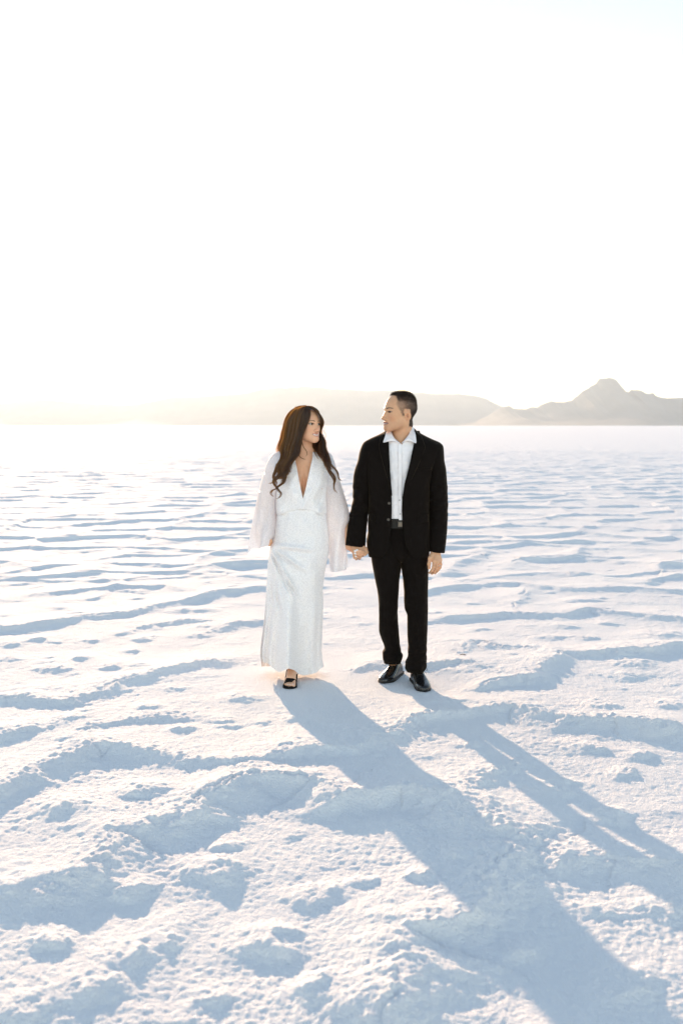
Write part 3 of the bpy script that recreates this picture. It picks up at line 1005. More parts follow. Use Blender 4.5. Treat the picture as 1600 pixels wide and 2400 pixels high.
def build_man_body():
    lo = W(800, 1640, 6.0) + np.array((0, -.34, 0)); hi = W(1062, 905, 6.0) + np.array((0, .26, 0))
    lo[1] = 5.70; hi[1] = 6.24; lo[2] = 0.0
    G = Field(lo, hi, 0.0027)
    P = lambda x, y, Y=MY: W(x, y, Y)
    # trunk, well inside the clothes
    G.ell(P(934, 1115), (.150, .080, .235), None, .05)
    G.ell(P(934, 1265), (.125, .078, .120), None, .05)
    G.cap(P(886, 1066), P(984, 1066), .052, .052, .05)
    # neck, leaning from the collar to the skull
    G.cap(P(938, 1046, 6.045), HM.p(0, -.022, -.065), .060, .056, .03)
    G.cap(P(938, 1062, 6.03), P(938, 1040, 6.035), .075, .060, .04)
    G.cap(HM.p(.045, -.02, -.055), P(934, 1046, 5.985), .014, .009, .02)
    G.bump(P(931, 1024, 5.985), .003, .010)
    # arms
    G.chain([P(874, 1066), P(852, 1172, 6.05), P(834, 1270, 6.00)], [.047, .038, .027], .03)
    G.chain([P(1010, 1068), P(1024, 1180, 6.05), P(1022, 1286, 5.985)], [.047, .038, .028], .03)
    # legs
    G.chain([P(914, 1290), P(910, 1440, 6.06), P(919, 1545, 6.12)], [.058, .044, .034], .012)
    G.chain([P(966, 1290), P(975, 1440, 6.00), P(976, 1560, 5.99)], [.058, .044, .034], .012)
    for hx, yw, ank in ((HL, -25, P(919, 1545, 6.12)), (HR, 8, P(976, 1560, 5.99))):
        fw = np.array((math.sin(R(yw)), -math.cos(R(yw)), 0)); b = np.array((hx[0], hx[1], 0))
        G.cap(ank, b + fw * .06 + np.array((0, 0, .06)), .034, .027, .02)
        G.cap(b + fw * .05 + np.array((0, 0, .045)), b + fw * .20 + np.array((0, 0, .034)), .024, .017, .02)
    sculpt_head(G, HM, False)
    # hanging hand (his left)
    Q = lambda x, y, Y: W(x, y, Y)
    wr = Q(1021, 1291, 5.975)
    mcp = [Q(1016.5, 1315, 5.925), Q(1022, 1317.5, 5.935), Q(1027, 1316.5, 5.955), Q(1031, 1312.5, 5.978)]
    for m, r in zip(mcp, (.0135, .0140, .0135, .0120)):
        G.cap(wr, m, .021, r, .010)
    G.cap(Q(1022, 1286, 5.98), wr, .027, .023, .02)
    fing = [
        [mcp[0], Q(1015.5, 1329, 5.905), Q(1011.5, 1337.5, 5.915), Q(1006.0, 1342.5, 5.935)],
        [mcp[1], Q(1022.0, 1331.5, 5.918), Q(1018.0, 1340.0, 5.930), Q(1011.5, 1344.5, 5.952)],
        [mcp[2], Q(1027.5, 1329.5, 5.945), Q(1024.5, 1338.0, 5.955), Q(1018.5, 1343.5, 5.978)],
        [mcp[3], Q(1032.5, 1323.0, 5.975), Q(1031.0, 1330.5, 5.985), Q(1027.0, 1336.5, 6.002)],
    ]
    for fg, r in zip(fing, (.0088, .0090, .0086, .0076)):
        G.chain(fg, [r * 1.14, r, r * .92, r * .80], .0035)
        G.ell(fg[1], np.full(3, r * 1.10), None, .003)
    th = [Q(1014, 1297, 5.955), Q(1007.5, 1308, 5.925), Q(1004.8, 1321, 5.918), Q(1005.0, 1332, 5.926)]
    G.chain(th, [.0165, .0125, .0098, .0078], .006)
    for m in mcp:
        G.bump(m + np.array((0, -.012, .002)), .0022, .007)
    for a in (.25, .5, .75):                         # tendons
        G.cap(wr + np.array((0, -.016, 0)), mcp[int(a * 4)] + np.array((0, -.010, .004)), .004, .004, .008)
    # hand that holds hers (his right)
    wr2 = Q(833, 1276, 5.995)
    m2 = [Q(850.5, 1290, 5.968), Q(844, 1294, 5.957), Q(836, 1295.5, 5.957), Q(829, 1292, 5.965)]
    for m, r in zip(m2, (.0150, .0150, .0145, .0130)):
        G.cap(wr2, m, .025, r, .010)
    G.cap(Q(834, 1266, 6.0), wr2, .028, .027, .02)
    f2 = [
        [m2[0], Q(853.5, 1297, 5.962), Q(850, 1302, 5.985), Q(844, 1301, 6.005)],
        [m2[1], Q(844.5, 1304, 5.955), Q(842, 1309, 5.975), Q(838, 1306, 5.998)],
        [m2[2], Q(835.5, 1305, 5.955), Q(834.5, 1310, 5.975), Q(833, 1306, 5.998)],
        [m2[3], Q(829.0, 1302, 5.962), Q(830, 1307, 5.978), Q(831, 1304, 5.996)],
    ]
    for fg, r in zip(f2, (.0092, .0092, .0088, .0078)):
        G.chain(fg, [r * 1.14, r, r * .92, r * .82], .003)
    G.chain([Q(846, 1281, 5.985), Q(856, 1287, 5.975), Q(859, 1294, 5.972), Q(855.5, 1299.5, 5.965)], [.0170, .0130, .0105, .0088], .006)
    return G.mesh()


mv, mf = build_man_body()
mn = vert_normals(mv, mf)
SK_M = (0.66, 0.37, 0.215)
mcol, mL = face_colors(mv, HM, SK_M, (.36, .15, .13), False, (.020, .014, .012))


def man_scalp(L):
    """0..1 hair cover of his short, receding hair, in the head frame"""
    s, f, u = L[:, 0], L[:, 1], L[:, 2]
    a = np.abs(s)
    uu = [-.030, -.014, 0.0, .020, .045, .070, .088, .100, .114, .13]
    ff = np.interp(u, uu, [.022, .026, .032, .046, .054, .046, .046, .056, .062, .06])
    ff = ff - .010 * smoothstep(.010, .040, a) * smoothstep(.085, .10, u) + .004 * noise2(u * 160, a * 160, 5)
    m = smoothstep(ff + .006, ff - .012, f)
    low = np.where(f < -.032, -.082, np.where(f < .008, .014, -.022))
    m *= smoothstep(low - .008, low + .010, u)
    m *= (np.linalg.norm(L - np.array((0, -.01, .02)), axis=1) < .14)
    ear = (a > .0715) & (np.abs(f + .012) < .026) & (u > -.055) & (u < .018)
    return m * (~ear)


sc = man_scalp(mL)
side = smoothstep(.10, .03, mL[:, 2]) * smoothstep(-.03, .03, mL[:, 1])
cov = (.82 - .34 * side) * sc
mcol = mcol * (1 - cov[:, None]) + np.array((.060, .044, .035)) * cov[:, None]
me = mesh_np("body", mv, mf); set_col(me, mcol)
man_body = link("body", me, None, skin_m); under(man, man_body)

for q in (-1, 1):
    e = eyeball(HM, q, None, eye_m, (.30, 1.0, -.10)); under(man, e)
# teeth: a curved row just behind the lips


def teeth_row(H, parent, w, u0, hgt, fwd):
    n = 25
    s = np.linspace(-w, w, n)
    f = fwd - 15.0 * s * s
    us = 9.0 * s * s
    V = []
    for du, df in ((hgt, -.001), (hgt * .3, .0012), (-hgt * .5, .0010), (-hgt, -.001)):
        sc_ = 1 - .06 * (np.abs(((s / .0078) % 1) - .5) > .42)
        V.append(np.array([H.p(a, b + df + (k - 1) * .01, u0 + du + q) for a, b, k, q in zip(s, f, sc_, us)]))
    V = np.concatenate(V)
    i = np.arange(3)[:, None] * n; j = np.arange(n - 1)[None, :]
    fc = np.stack([i + j, i + j + 1, i + n + j + 1, i + n + j], -1).reshape(-1, 4)
    o = link("teeth", mesh_np("teeth", V, fc), None, tooth_m)
    under(parent, o)


teeth_row(HM, man, .018, -.0685, .0030, .0915)


# short hair: thousands of bristles growing out of the scalp
def short_hair():
    ok = np.nonzero(sc > .35)[0]
    pick = rng.choice(ok, 10000, p=(sc[ok] / sc[ok].sum()))
    paths = []; rads = []
    for i in pick:
        p = mv[i]; nrm = mn[i]; L = mL[i]
        up_amt = smoothstep(.05, .11, L[2])
        ln = (.0065 + .0150 * up_amt) * rng.uniform(.6, 1.15)
        back = HM.d(0, -1, .15); down = HM.d(0, -.35, -1)
        g = nrm * (.22 + .75 * up_amt) + down * .55 * (1 - up_amt) + back * .25 + HM.d(0, .35, .35) * (.8 * up_amt) + rng.normal(0, .16, 3)
        if L[1] > .03 and L[2] > .06:
            g += HM.d(0, .25, .7)
        g /= np.linalg.norm(g)
        t = np.linspace(0, 1, 4)[:, None]
        paths.append(p - nrm * .001 + g * ln * t + (HM.d(0, -.3, -.35) * ln * t * t * .4))
        rads.append(.00055 * np.array((1, .95, .75, .3)))
    return tubes(paths, rads, 3)


v, f = short_hair()
man_hair_m = hair_material("short_dark_hair", (.040, .029, .022), (.22, .11, .045), .42, .25)
o = link("hair", mesh_np("hair", v, f), None, man_hair_m); under(man, o)

# ---- jacket
JK = [  # py, left, right, Yc, front, back
 (1009, 906, 972, 6.075, .055, .055), (1014, 899, 980, 6.065, .070, .070), (1020, 888, 990, 6.055, .085, .085),
 (1030, 866, 1010, 6.045, .098, .098), (1039, 852, 1030, 6.04, .108, .106), (1047, 848.5, 1036.5, 6.035, .116, .110),
 (1060, 850, 1034, 6.03, .124, .115), (1082, 852, 1024, 6.03, .132, .118), (1105, 856, 1012, 6.03, .135, .116),
 (1135, 861, 1005, 6.03, .130, .110), (1165, 864, 1003.5, 6.03, .124, .104), (1193, 865, 1003, 6.03, .122, .104),
 (1224, 863.5, 1004.5, 6.03, .124, .110), (1245, 863.5, 1005.5, 6.03, .128, .114), (1268, 860, 1005.5, 6.03, .132, .118),
 (1284, 861, 1005, 6.03, .134, .120), (1303, 865, 1003, 6.03, .134, .122)]
JO = [(1009, 905.5, 972), (1014, 905, 970.5), (1022, 906, 969.5), (1036, 908.5, 966.8), (1066, 909.6, 960), (1085, 910, 956), (1101, 911, 952), (1125, 913, 945.5),
      (1132, 913.4, 944), (1163, 915.2, 939.4), (1193, 915.4, 938.2), (1213, 915, 939.5), (1232, 913.4, 941), (1250, 911.3, 943), (1268, 909, 946.3), (1281, 906, 950),
      (1292, 901, 957.5), (1299, 894, 965), (1303, 887, 972)]


def jk_disp(px, py, ux, uy, row):
    n = noise2(px * .035 + 3 * uy, py * .022, 71) + .6 * noise2(px * .07, py * .05 + 2 * uy, 72)
    pull = np.exp(-((py - 1195) / 45) ** 2)
    return .5 * n * (np.abs(ux) > .8), .0035 * n * (1 + .6 * pull)


jv, jf = loft(JK, 150, 150, 2.5, JO, jk_disp)
jacket = link("jacket", mesh_np("jacket", jv, jf), None, black); under(man, jacket)
solid(jacket, .004, 1.0)


def sleeve_disp(px, py, ux, uy, row):
    n = noise2(px * .05 + 2 * uy, py * .045, 81) + .7 * noise2(px * .09 + py * .05, py * .03 - px * .04, 82)
    elb = np.exp(-((py - 1180) / 50) ** 2)
    ridge = np.sin((py - 1180) * .30 + px * .12 + 2.0 * n) * elb
    return (.9 * n * (.3 + elb) + .6 * ridge) * np.abs(ux), .005 * n * (.5 + elb) + .0035 * ridge


def man_sleeve(keys, cuff, name="sleeve"):
    v, f = loft(keys, 110, 56, 2.1, None, sleeve_disp, cuff)
    o = link(name, mesh_np(name, v, f), jacket, black)
    solid(o, .004, 1.0)
    return o


SL = [(1034, 862, 884, 6.03, .030, .030), (1037, 854, 893, 6.03, .052, .052), (1045, 848.7, 897, 6.03, .072, .070), (1060, 843.5, 893, 6.03, .082, .080),
      (1083, 838.5, 884, 6.035, .082, .080), (1105, 831.3, 876, 6.04, .080, .078), (1130, 828, 871, 6.045, .078, .074), (1155, 827.7, 867, 6.05, .074, .070),
      (1170, 828, 865.5, 6.05, .071, .066), (1189, 824.3, 864, 6.05, .068, .062), (1209, 820, 861, 6.045, .066, .058), (1235, 816, 858, 6.03, .062, .052),
      (1260, 812.5, 855.5, 6.015, .057, .048), (1279, 810.5, 854.5, 6.005, .053, .044)]
SR = [(1040, 1004, 1026, 6.03, .030, .030), (1043, 996, 1034, 6.03, .052, .052), (1050, 992, 1037.3, 6.03, .072, .070), (1060, 994, 1038, 6.03, .082, .080),
      (1076, 999, 1038.8, 6.03, .082, .080), (1101, 1001, 1043, 6.035, .080, .078), (1125, 1001, 1045.3, 6.04, .078, .074), (1163, 1003, 1047, 6.045, .072, .066),
      (1185, 1005, 1047.3, 6.045, .069, .062), (1209, 1006, 1047, 6.04, .066, .058), (1232, 1005.5, 1046, 6.025, .062, .054), (1261, 1005, 1044, 6.005, .058, .049),
      (1293, 1004, 1040, 5.99, .054, .045)]
sl = man_sleeve(SL, lambda py, px, ux, uy, row: py + row ** 6 * 2.2 * ux)
sr = man_sleeve(SR, lambda py, px, ux, uy, row: py + row ** 6 * 2.2 * ux)
# lapels, each rolling from the collar to the top button
def lap(inner, outer):
    I = np.array(inner, float); O = np.array(outer, float)

    def fn(u, v):
        py = I[0, 1] + (I[-1, 1] - I[0, 1]) * v
        xi = np.interp(py, I[:, 1], I[:, 0]); xo = np.interp(py, O[:, 1], O[:, 0])
        # peak slopes up to the notch
        return xi + (xo - xi) * u, py + 0 * u
    return fn


lapm = black
LL = lap([(904.5, 1017), (908.5, 1037), (909.7, 1066), (911, 1101), (913.2, 1130), (915.4, 1158)], [(892, 1017), (887.5, 1038), (886.3, 1043), (887, 1050), (889.5, 1063), (897, 1091), (905, 1118), (915.0, 1158)])
LR = lap([(970.5, 1010), (966.9, 1037), (960, 1066), (952, 1101), (944.2, 1132), (939.3, 1164)], [(982, 1010), (989, 1036), (992, 1044), (992, 1050), (985.5, 1067), (974, 1091), (962, 1116), (950, 1136), (939.6, 1164)])
for fn in (LL, LR):
    v, f = patch(JK, fn, lambda u, v: .0075 + .006 * (1 - u) * v - .004 * (u > .97), 16, 60, 2.5)
    o = link("lapel", mesh_np("lapel", v, f), jacket, lapm); solid(o, .0035, 0)
# collar round the back of the neck
for e0, e1 in (([W(905, 1016, 5.985), W(903.5, 1011, 6.03), W(912, 1005, 6.10), W(938, 1001.5, 6.135)], [W(889, 1029, 5.965), W(893, 1018, 6.05), W(906, 1014, 6.13), W(938, 1013, 6.165)]),
               ([W(971, 1011, 5.985), W(971, 1005.5, 6.03), W(962, 1002, 6.10), W(938, 1001.5, 6.135)], [W(990, 1030, 5.965), W(983, 1018, 6.05), W(968, 1013, 6.13), W(938, 1013, 6.165)])):
    v, f = strip(e0, e1, 24, 8)
    o = link("collar", mesh_np("collar", v, f), jacket, black); solid(o, .004, 0)
# pockets and buttons
for (xa, ya, xb, yb, h) in ((866.5, 1201, 877.5, 1202.5, 16), (976.5, 1205.5, 1001.5, 1203.0, 17)):
    v, f = patch(JK, lambda u, v, xa=xa, xb=xb, ya=ya, yb=yb, h=h: (xa + (xb - xa) * u, ya + (yb - ya) * u + h * v), .0075, 12, 10, 2.5)
    o = link("pocket_flap", mesh_np("pocket_flap", v, f), jacket, black); solid(o, .003, 0)
v, f = patch(JK, lambda u, v: (975.6 + 32 * u, 1095.5 - 2.2 * u + 6.0 * v), .0065, 14, 5, 2.5)
o = link("breast_pocket", mesh_np("breast_pocket", v, f), jacket, black); solid(o, .003, 0)
for bx, by in ((909, 1175.5), (907.3, 1213)):
    c = W(bx, by, 6.03); c[1] = front_Y(JK, np.array(bx), np.array(by), 2.5) - .009
    disc_button("button", c, .0088, jacket, horn)

# ---- shirt
SH = [(1004, 915, 962.5, 6.055, .058, .055), (1012, 911, 966, 6.05, .070, .065), (1022, 900, 976, 6.045, .082, .080), (1036, 880, 996, 6.04, .098, .090),
      (1060, 868, 1012, 6.03, .112, .098), (1105, 868, 1002, 6.03, .118, .100), (1150, 872, 996, 6.03, .112, .094), (1193, 873, 996, 6.03, .108, .094), (1216, 872, 997, 6.03, .106, .096)]
SO = [(1004, 916.5, 961.5), (1012, 916.5, 960), (1020, 918.5, 955.5), (1027, 922.5, 950.5), (1033, 929, 945), (1040, 937.6, 939.6), (1044, 936.0, 936.6), (1050, 934.6, 934.0), (1216, 934.8, 934.0)]


def sh_disp(px, py, ux, uy, row):
    n = noise2(px * .05, py * .05 + px * .03, 91) + .8 * noise2(px * .11 + 4, py * .04 - px * .05, 92) + .5 * noise2(px * .05, py * .14, 93)
    return 0 * n, .0042 * n


v, f = loft(SH, 130, 200, 2.4, SO, sh_disp)
shirt = link("shirt", mesh_np("shirt", v, f), None, shirt_m); under(man, shirt)
solid(shirt, .0012, 1.0)
v, f = patch(SH, lambda u, v: (929.6 + 2.4 * v + 8.2 * u - .5 * u * v, 1039 + 176 * v - (1 - v) ** 30 * 0), lambda u, v: .0052 + .0016 * np.cos((u - .5) * 2.6), 10, 120)
n_ = noise2(v[:, 2] * 22, v[:, 0] * 14, 95) * .0016
v[:, 1] += n_
o = link("placket", mesh_np("placket", v, f), shirt, shirt_m); solid(o, .0012, 0)
for bx, by in ((933.2, 1077), (932.8, 1108), (933.2, 1138), (933.2, 1169), (934.6, 1200.5)):
    c = W(bx, by, 6.03); c[1] = front_Y(SH, np.array(bx), np.array(by)) - .0105
    disc_button("button", c, .0056 if by > 1150 else .0048, shirt, pearl if by > 1150 else shirt_m)
# collar leaves
cl = [strip([W(938, 1040, 5.925), W(926, 1030, 5.945), W(919, 1020, 5.965), W(916.0, 1011, 6.00), W(918.5, 1003.5, 6.05), W(940, 1000, 6.115)],
            [W(915, 1024.5, 5.925), W(907, 1031, 5.912), W(898.3, 1037, 5.908), W(901.5, 1024, 5.935), W(905, 1013.5, 6.00), W(911, 1008, 6.08), W(940, 1009, 6.145)], 40, 10),
      strip([W(940.5, 1039, 5.925), W(950, 1028, 5.945), W(957, 1018.5, 5.965), W(962.0, 1006, 6.005), W(962.2, 996.5, 6.055), W(940, 1000, 6.115)],
            [W(957.5, 1024.5, 5.925), W(966, 1032, 5.912), W(973.6, 1038.5, 5.908), W(974, 1024, 5.935), W(970.5, 1010, 6.00), W(967, 1001.5, 6.07), W(940, 1009, 6.145)], 40, 10)]
for v, f in cl:
    o = link("collar", mesh_np("collar", v, f), shirt, shirt_m); solid(o, .0025, 0)

# ---- trousers
TL = [(1200, 872, 944, 6.03, .092, .092), (1235, 870, 945, 6.03, .096, .100), (1280, 868.5, 942, 6.03, .098, .108), (1302, 870, 939.5, 6.03, .098, .108), (1327, 873.7, 938.8, 6.035, .094, .100),
      (1360, 879.5, 934.3, 6.04, .086, .092), (1383, 884.5, 933, 6.045, .080, .086), (1413, 888, 931.5, 6.05, .073, .078), (1440, 888.8, 930.3, 6.055, .068, .074), (1476, 888.7, 933, 6.07, .064, .074),
      (1495, 893.5, 934.5, 6.08, .062, .070), (1510, 900, 935.5, 6.09, .060, .064), (1519, 901.5, 937, 6.095, .060, .062), (1528, 897.2, 939, 6.10, .064, .062), (1534, 896.8, 942.3, 6.10, .068, .062),
      (1543, 898, 941, 6.10, .072, .060), (1554, 900, 938, 6.10, .076, .058)]
TR = [(1200, 930, 1002, 6.03, .092, .092), (1235, 931, 1004, 6.03, .096, .100), (1280, 934, 1004.5, 6.03, .098, .108), (1308, 938.4, 1003, 6.03, .098, .108), (1327, 940.3, 1002.4, 6.03, .094, .100),
      (1356, 944.5, 1001.7, 6.025, .087, .093), (1394, 947.4, 1001, 6.015, .078, .084), (1423, 948, 1001.2, 6.01, .074, .078), (1442, 955, 1001, 6.005, .071, .076), (1470, 955, 1000.3, 6.00, .066, .074),
      (1499, 956, 999, 5.995, .064, .070), (1525, 957, 998, 5.99, .064, .066), (1540, 955.6, 997.6, 5.985, .068, .064), (1553, 950, 998.6, 5.98, .074, .062), (1563, 950, 997.5, 5.98, .078, .060), (1574, 954, 991, 5.98, .080, .058)]


def tr_disp(seed):
    def fn(px, py, ux, uy, row):
        n = noise2(px * .045 + 2 * uy, py * .030, seed) + .8 * noise2(px * .07 + py * .05, py * .035 - px * .05, seed + 1)
        low = smoothstep(1480, 1545, py); knee = np.exp(-((py - 1430) / 40) ** 2)
        fold = np.sin(py * .33 + 2.2 * ux + uy) * low
        crease = np.exp(-((ux + .05) / .07) ** 2) * (uy < 0)
        return .9 * n * (.3 + .6 * knee + low) * np.abs(ux) + 0.6 * fold * np.abs(ux), .005 * n * (.5 + knee + low) + .004 * fold - .008 * crease * (1 - low)
    return fn


tl = loft(TL, 170, 72, 2.15, None, tr_disp(101), lambda py, px, ux, uy, row: py + row ** 8 * (-3 * np.clip(-uy, 0, 1) + 8 * np.clip(uy, 0, 1)))
trr = loft(TR, 170, 72, 2.15, None, tr_disp(111), lambda py, px, ux, uy, row: py + row ** 8 * (-3 * np.clip(-uy, 0, 1) + 6 * np.clip(uy, 0, 1)))
PV = [(1205, 872, 1001, 6.03, .100, .096), (1235, 870, 1003, 6.03, .100, .104), (1275, 870, 1004, 6.03, .099, .112), (1300, 876, 998, 6.03, .088, .104),
      (1312, 900, 978, 6.03, .060, .080), (1317, 925, 952, 6.03, .030, .040)]
pvl = loft(PV, 40, 90, 2.3, None, lambda px, py, ux, uy, row: (0 * px, .003 * noise2(px * .06, py * .05, 131) - .004 * np.exp(-((px - 938) / 4) ** 2) * (uy < 0)))
v, f = join(tl, trr, pvl)
trousers = link("trousers", mesh_np("trousers", v, f), None, black); under(man, trousers)
solid(trousers, .003, 1.0)
# belt
BK = [(1212, 869, 1000, 6.03, .112, .102), (1234, 868, 1001, 6.03, .112, .104)]
v, f = loft(BK, 8, 90, 2.3)
belt = link("belt", mesh_np("belt", v, f), None, new_mat("belt_leather", (.010, .009, .008), .5, .25)); under(man, belt)
v, f = patch(BK, lambda u, v: (929.8 + 10.5 * u, 1218.0 + 12.5 * v), .004, 8, 8, 2.3)
o = link("buckle", mesh_np("buckle", v, f), belt, steel); solid(o, .004, 0)


# ---- shoes
def shoe(heel_xy, yaw, name="shoe"):
    """dress shoe; yaw turns the toe from straight at the camera, positive to the right"""
    ps = R(yaw)
    fwd = np.array((math.sin(ps), -math.cos(ps), 0)); rt = np.array((math.cos(ps), math.sin(ps), 0)); up = np.array((0, 0, 1.))
    o3 = np.array((heel_xy[0], heel_xy[1], 0.001))
    T = lambda l, s, z: o3 + fwd * l + rt * s + up * z
    sec = [(.000, .002, .030, .016), (.004, .022, .058, .014), (.020, .031, .074, .012), (.050, .0345, .084, .012), (.085, .0345, .092, .012), (.110, .036, .090, .012),
           (.135, .0385, .076, .011), (.165, .0425, .062, .011), (.195, .0460, .053, .011), (.225, .0460, .046, .011), (.252, .0410, .041, .011), (.272, .0320, .036, .011),
           (.284, .0220, .030, .010), (.290, .0110, .024, .010), (.2925, .0010, .016, .012)]
    S = np.array(sec); S[:, 3] -= .005; l = np.concatenate([np.linspace(0, .28, 54), np.linspace(.282, .2925, 10)])
    S = np.stack([np.interp(l, S[:, 0], S[:, c]) for c in range(4)], 1)
    ker = np.array((.25, .5, .25))
    for c in (1, 2):
        for _ in range(3):
            S[1:-1, c] = np.convolve(S[:, c], ker, 'same')[1:-1]
    n = 40; a = np.linspace(0, 2 * np.pi, n, endpoint=False)
    V = []
    for L_, w, h, b in S:
        cs, sn = np.cos(a), np.sin(a)
        ex_ = 2.5
        x = w * np.sign(cs) * np.abs(cs) ** np.where(sn < 0, .22, 2 / ex_)
        z = np.where(sn > 0, b + (h - b) * (.30 + .70 * np.abs(sn) ** (2 / 2.2)) * 1.0, b + (h - b) * .30 * (1 - np.abs(sn) ** .5))
        # vamp creases and the seam of the facing
        z = z + np.where(sn > .3, .0016 * np.sin(L_ * 330) * np.exp(-((L_ - .185) / .022) ** 2), 0)
        z = z + .0022 * (np.abs(x) < .020) * (sn > 0) * (L_ > .10) * (L_ < .158)
        cx_ = .006 * math.sin(L_ / .29 * 3.0)
        V.append(np.array([T(L_, xx + cx_, zz) for xx, zz in zip(x, z)]))
    V = np.concatenate(V)
    i = np.arange(len(l) - 1)[:, None] * n; j = np.arange(n)[None, :]; jn = (j + 1) % n
    f = np.stack([i + j, i + n + j, i + n + jn, i + jn], -1).reshape(-1, 4)
    so = link(name, mesh_np(name, V, f), None, leather)
    under(man, so)
    # welted sole and heel block
    lh = np.concatenate([-.002 + .296 * (.5 - .5 * np.cos(np.linspace(0, np.pi, 36)))])
    wh = np.interp(lh, l, S[:, 1]) + .0022
    wh = np.maximum(wh * np.minimum(1, np.sqrt(np.clip((lh + .002) / .022, 0, 1))) * np.minimum(1, np.sqrt(np.clip((.294 - lh) / .020, 0, 1)) ** .8), .0004)
    ce = .006 * np.sin(np.clip(lh, 0, .29) / .29 * 3.0)
    lo_ = np.concatenate([lh, lh[::-1][1:-1]]); x = np.concatenate([ce + wh, (ce - wh)[::-1][1:-1]]); m = len(lo_)
    rings = []
    for z0, sc_ in ((-.004, .94), (-.0035, .985), (.0065, 1.0), (.0085, .985), (.0086, .80)):
        rings.append(np.array([T(L_, xx * sc_, z0 + .006 * float(smoothstep(.20, .29, np.array(L_)))) for L_, xx in zip(lo_, x)]))
    V = np.concatenate(rings)
    i = np.arange(4)[:, None] * m; j = np.arange(m)[None, :]; jn = (j + 1) % m
    f = np.stack([i + j, i + m + j, i + m + jn, i + jn], -1).reshape(-1, 4)
    b = link("sole", mesh_np("sole", V, f), so, sole_m)
    hx = []
    tt = np.linspace(0, 2 * np.pi, 28, endpoint=False)
    for z0 in (-.004, .014):
        hx.append(np.array([T(.036 - .040 * math.cos(q), .0325 * math.copysign(min(1, abs(math.sin(q)) * 1.6), math.sin(q)), z0) for q in tt]))
    V = np.concatenate(hx); j = np.arange(28); jn = (j + 1) % 28
    link("heel", mesh_np("heel", V, np.stack([j, jn, 28 + jn, 28 + j], 1)), so, sole_m)
    # laces with a bow
    P = []; rr = []
    for q in range(5):
        L_ = .108 + .0125 * q; zt = float(np.interp(L_, l, S[:, 2])) + .0035
        P.append(np.array([T(L_ - .003, -.019, zt - .008), T(L_, -.009, zt), T(L_ + .001, .009, zt), T(L_ - .003, .019, zt - .008)])); rr.append(.0018)
    zt = float(np.interp(.108, l, S[:, 2])) + .006
    for q in (-1, 1):
        P.append(spline([T(.112, 0, zt), T(.118, q * .022, zt + .012), T(.130, q * .046, zt + .004), T(.136, q * .050, zt - .008), T(.128, q * .030, zt - .002), T(.114, 0, zt)], 20)); rr.append(.0016)
        P.append(spline([T(.112, 0, zt), T(.135, q * .026, zt - .006), T(.150, q * .040, zt - .022)], 10)); rr.append(.0014)
    v, f = tubes(P, rr, 5)
    link("lace", mesh_np("lace", v, f), so, leather)
    return so


shoe(HL, -25)
shoe(HR, 8)
# ring on the hanging hand
a = np.linspace(0, 2 * np.pi, 24)
rc = W(1027.6, 1325.5, 5.948)
v, f = tubes([np.stack([rc[0] + .0105 * np.cos(a), rc[1] + .0105 * np.sin(a), rc[2] + .002 * np.cos(a)], 1)], [.0016], 6)
o = link("ring", mesh_np("ring", v, f), None, new_mat("white_gold", (.85, .84, .82), .15, .5, Metallic=1.0)); under(man, o)

# ================================================================== the woman
WY = 6.02
woman = person_root(W(690, 1600, 6.0), "woman in a white sequinned gown with wide sleeves and long wavy dark hair")
woman.location.z = 0.0
HW = Head(W(717, 995, 5.97), 45, 2, 2, 0.965)
TOE = Gnd(677, 1615)                                      # tip of the sandal
FYAW = -4.0
ffw = np.array((math.sin(R(FYAW)), -math.cos(R(FYAW)), 0)); frt = np.array((math.cos(R(FYAW)), math.sin(R(FYAW)), 0))
FB = np.array((TOE[0], TOE[1], 0)) - ffw * .205           # heel of the stepping foot
FT = lambda l, s, z: FB + ffw * l + frt * s + np.array((0, 0, z))
NAILS = []


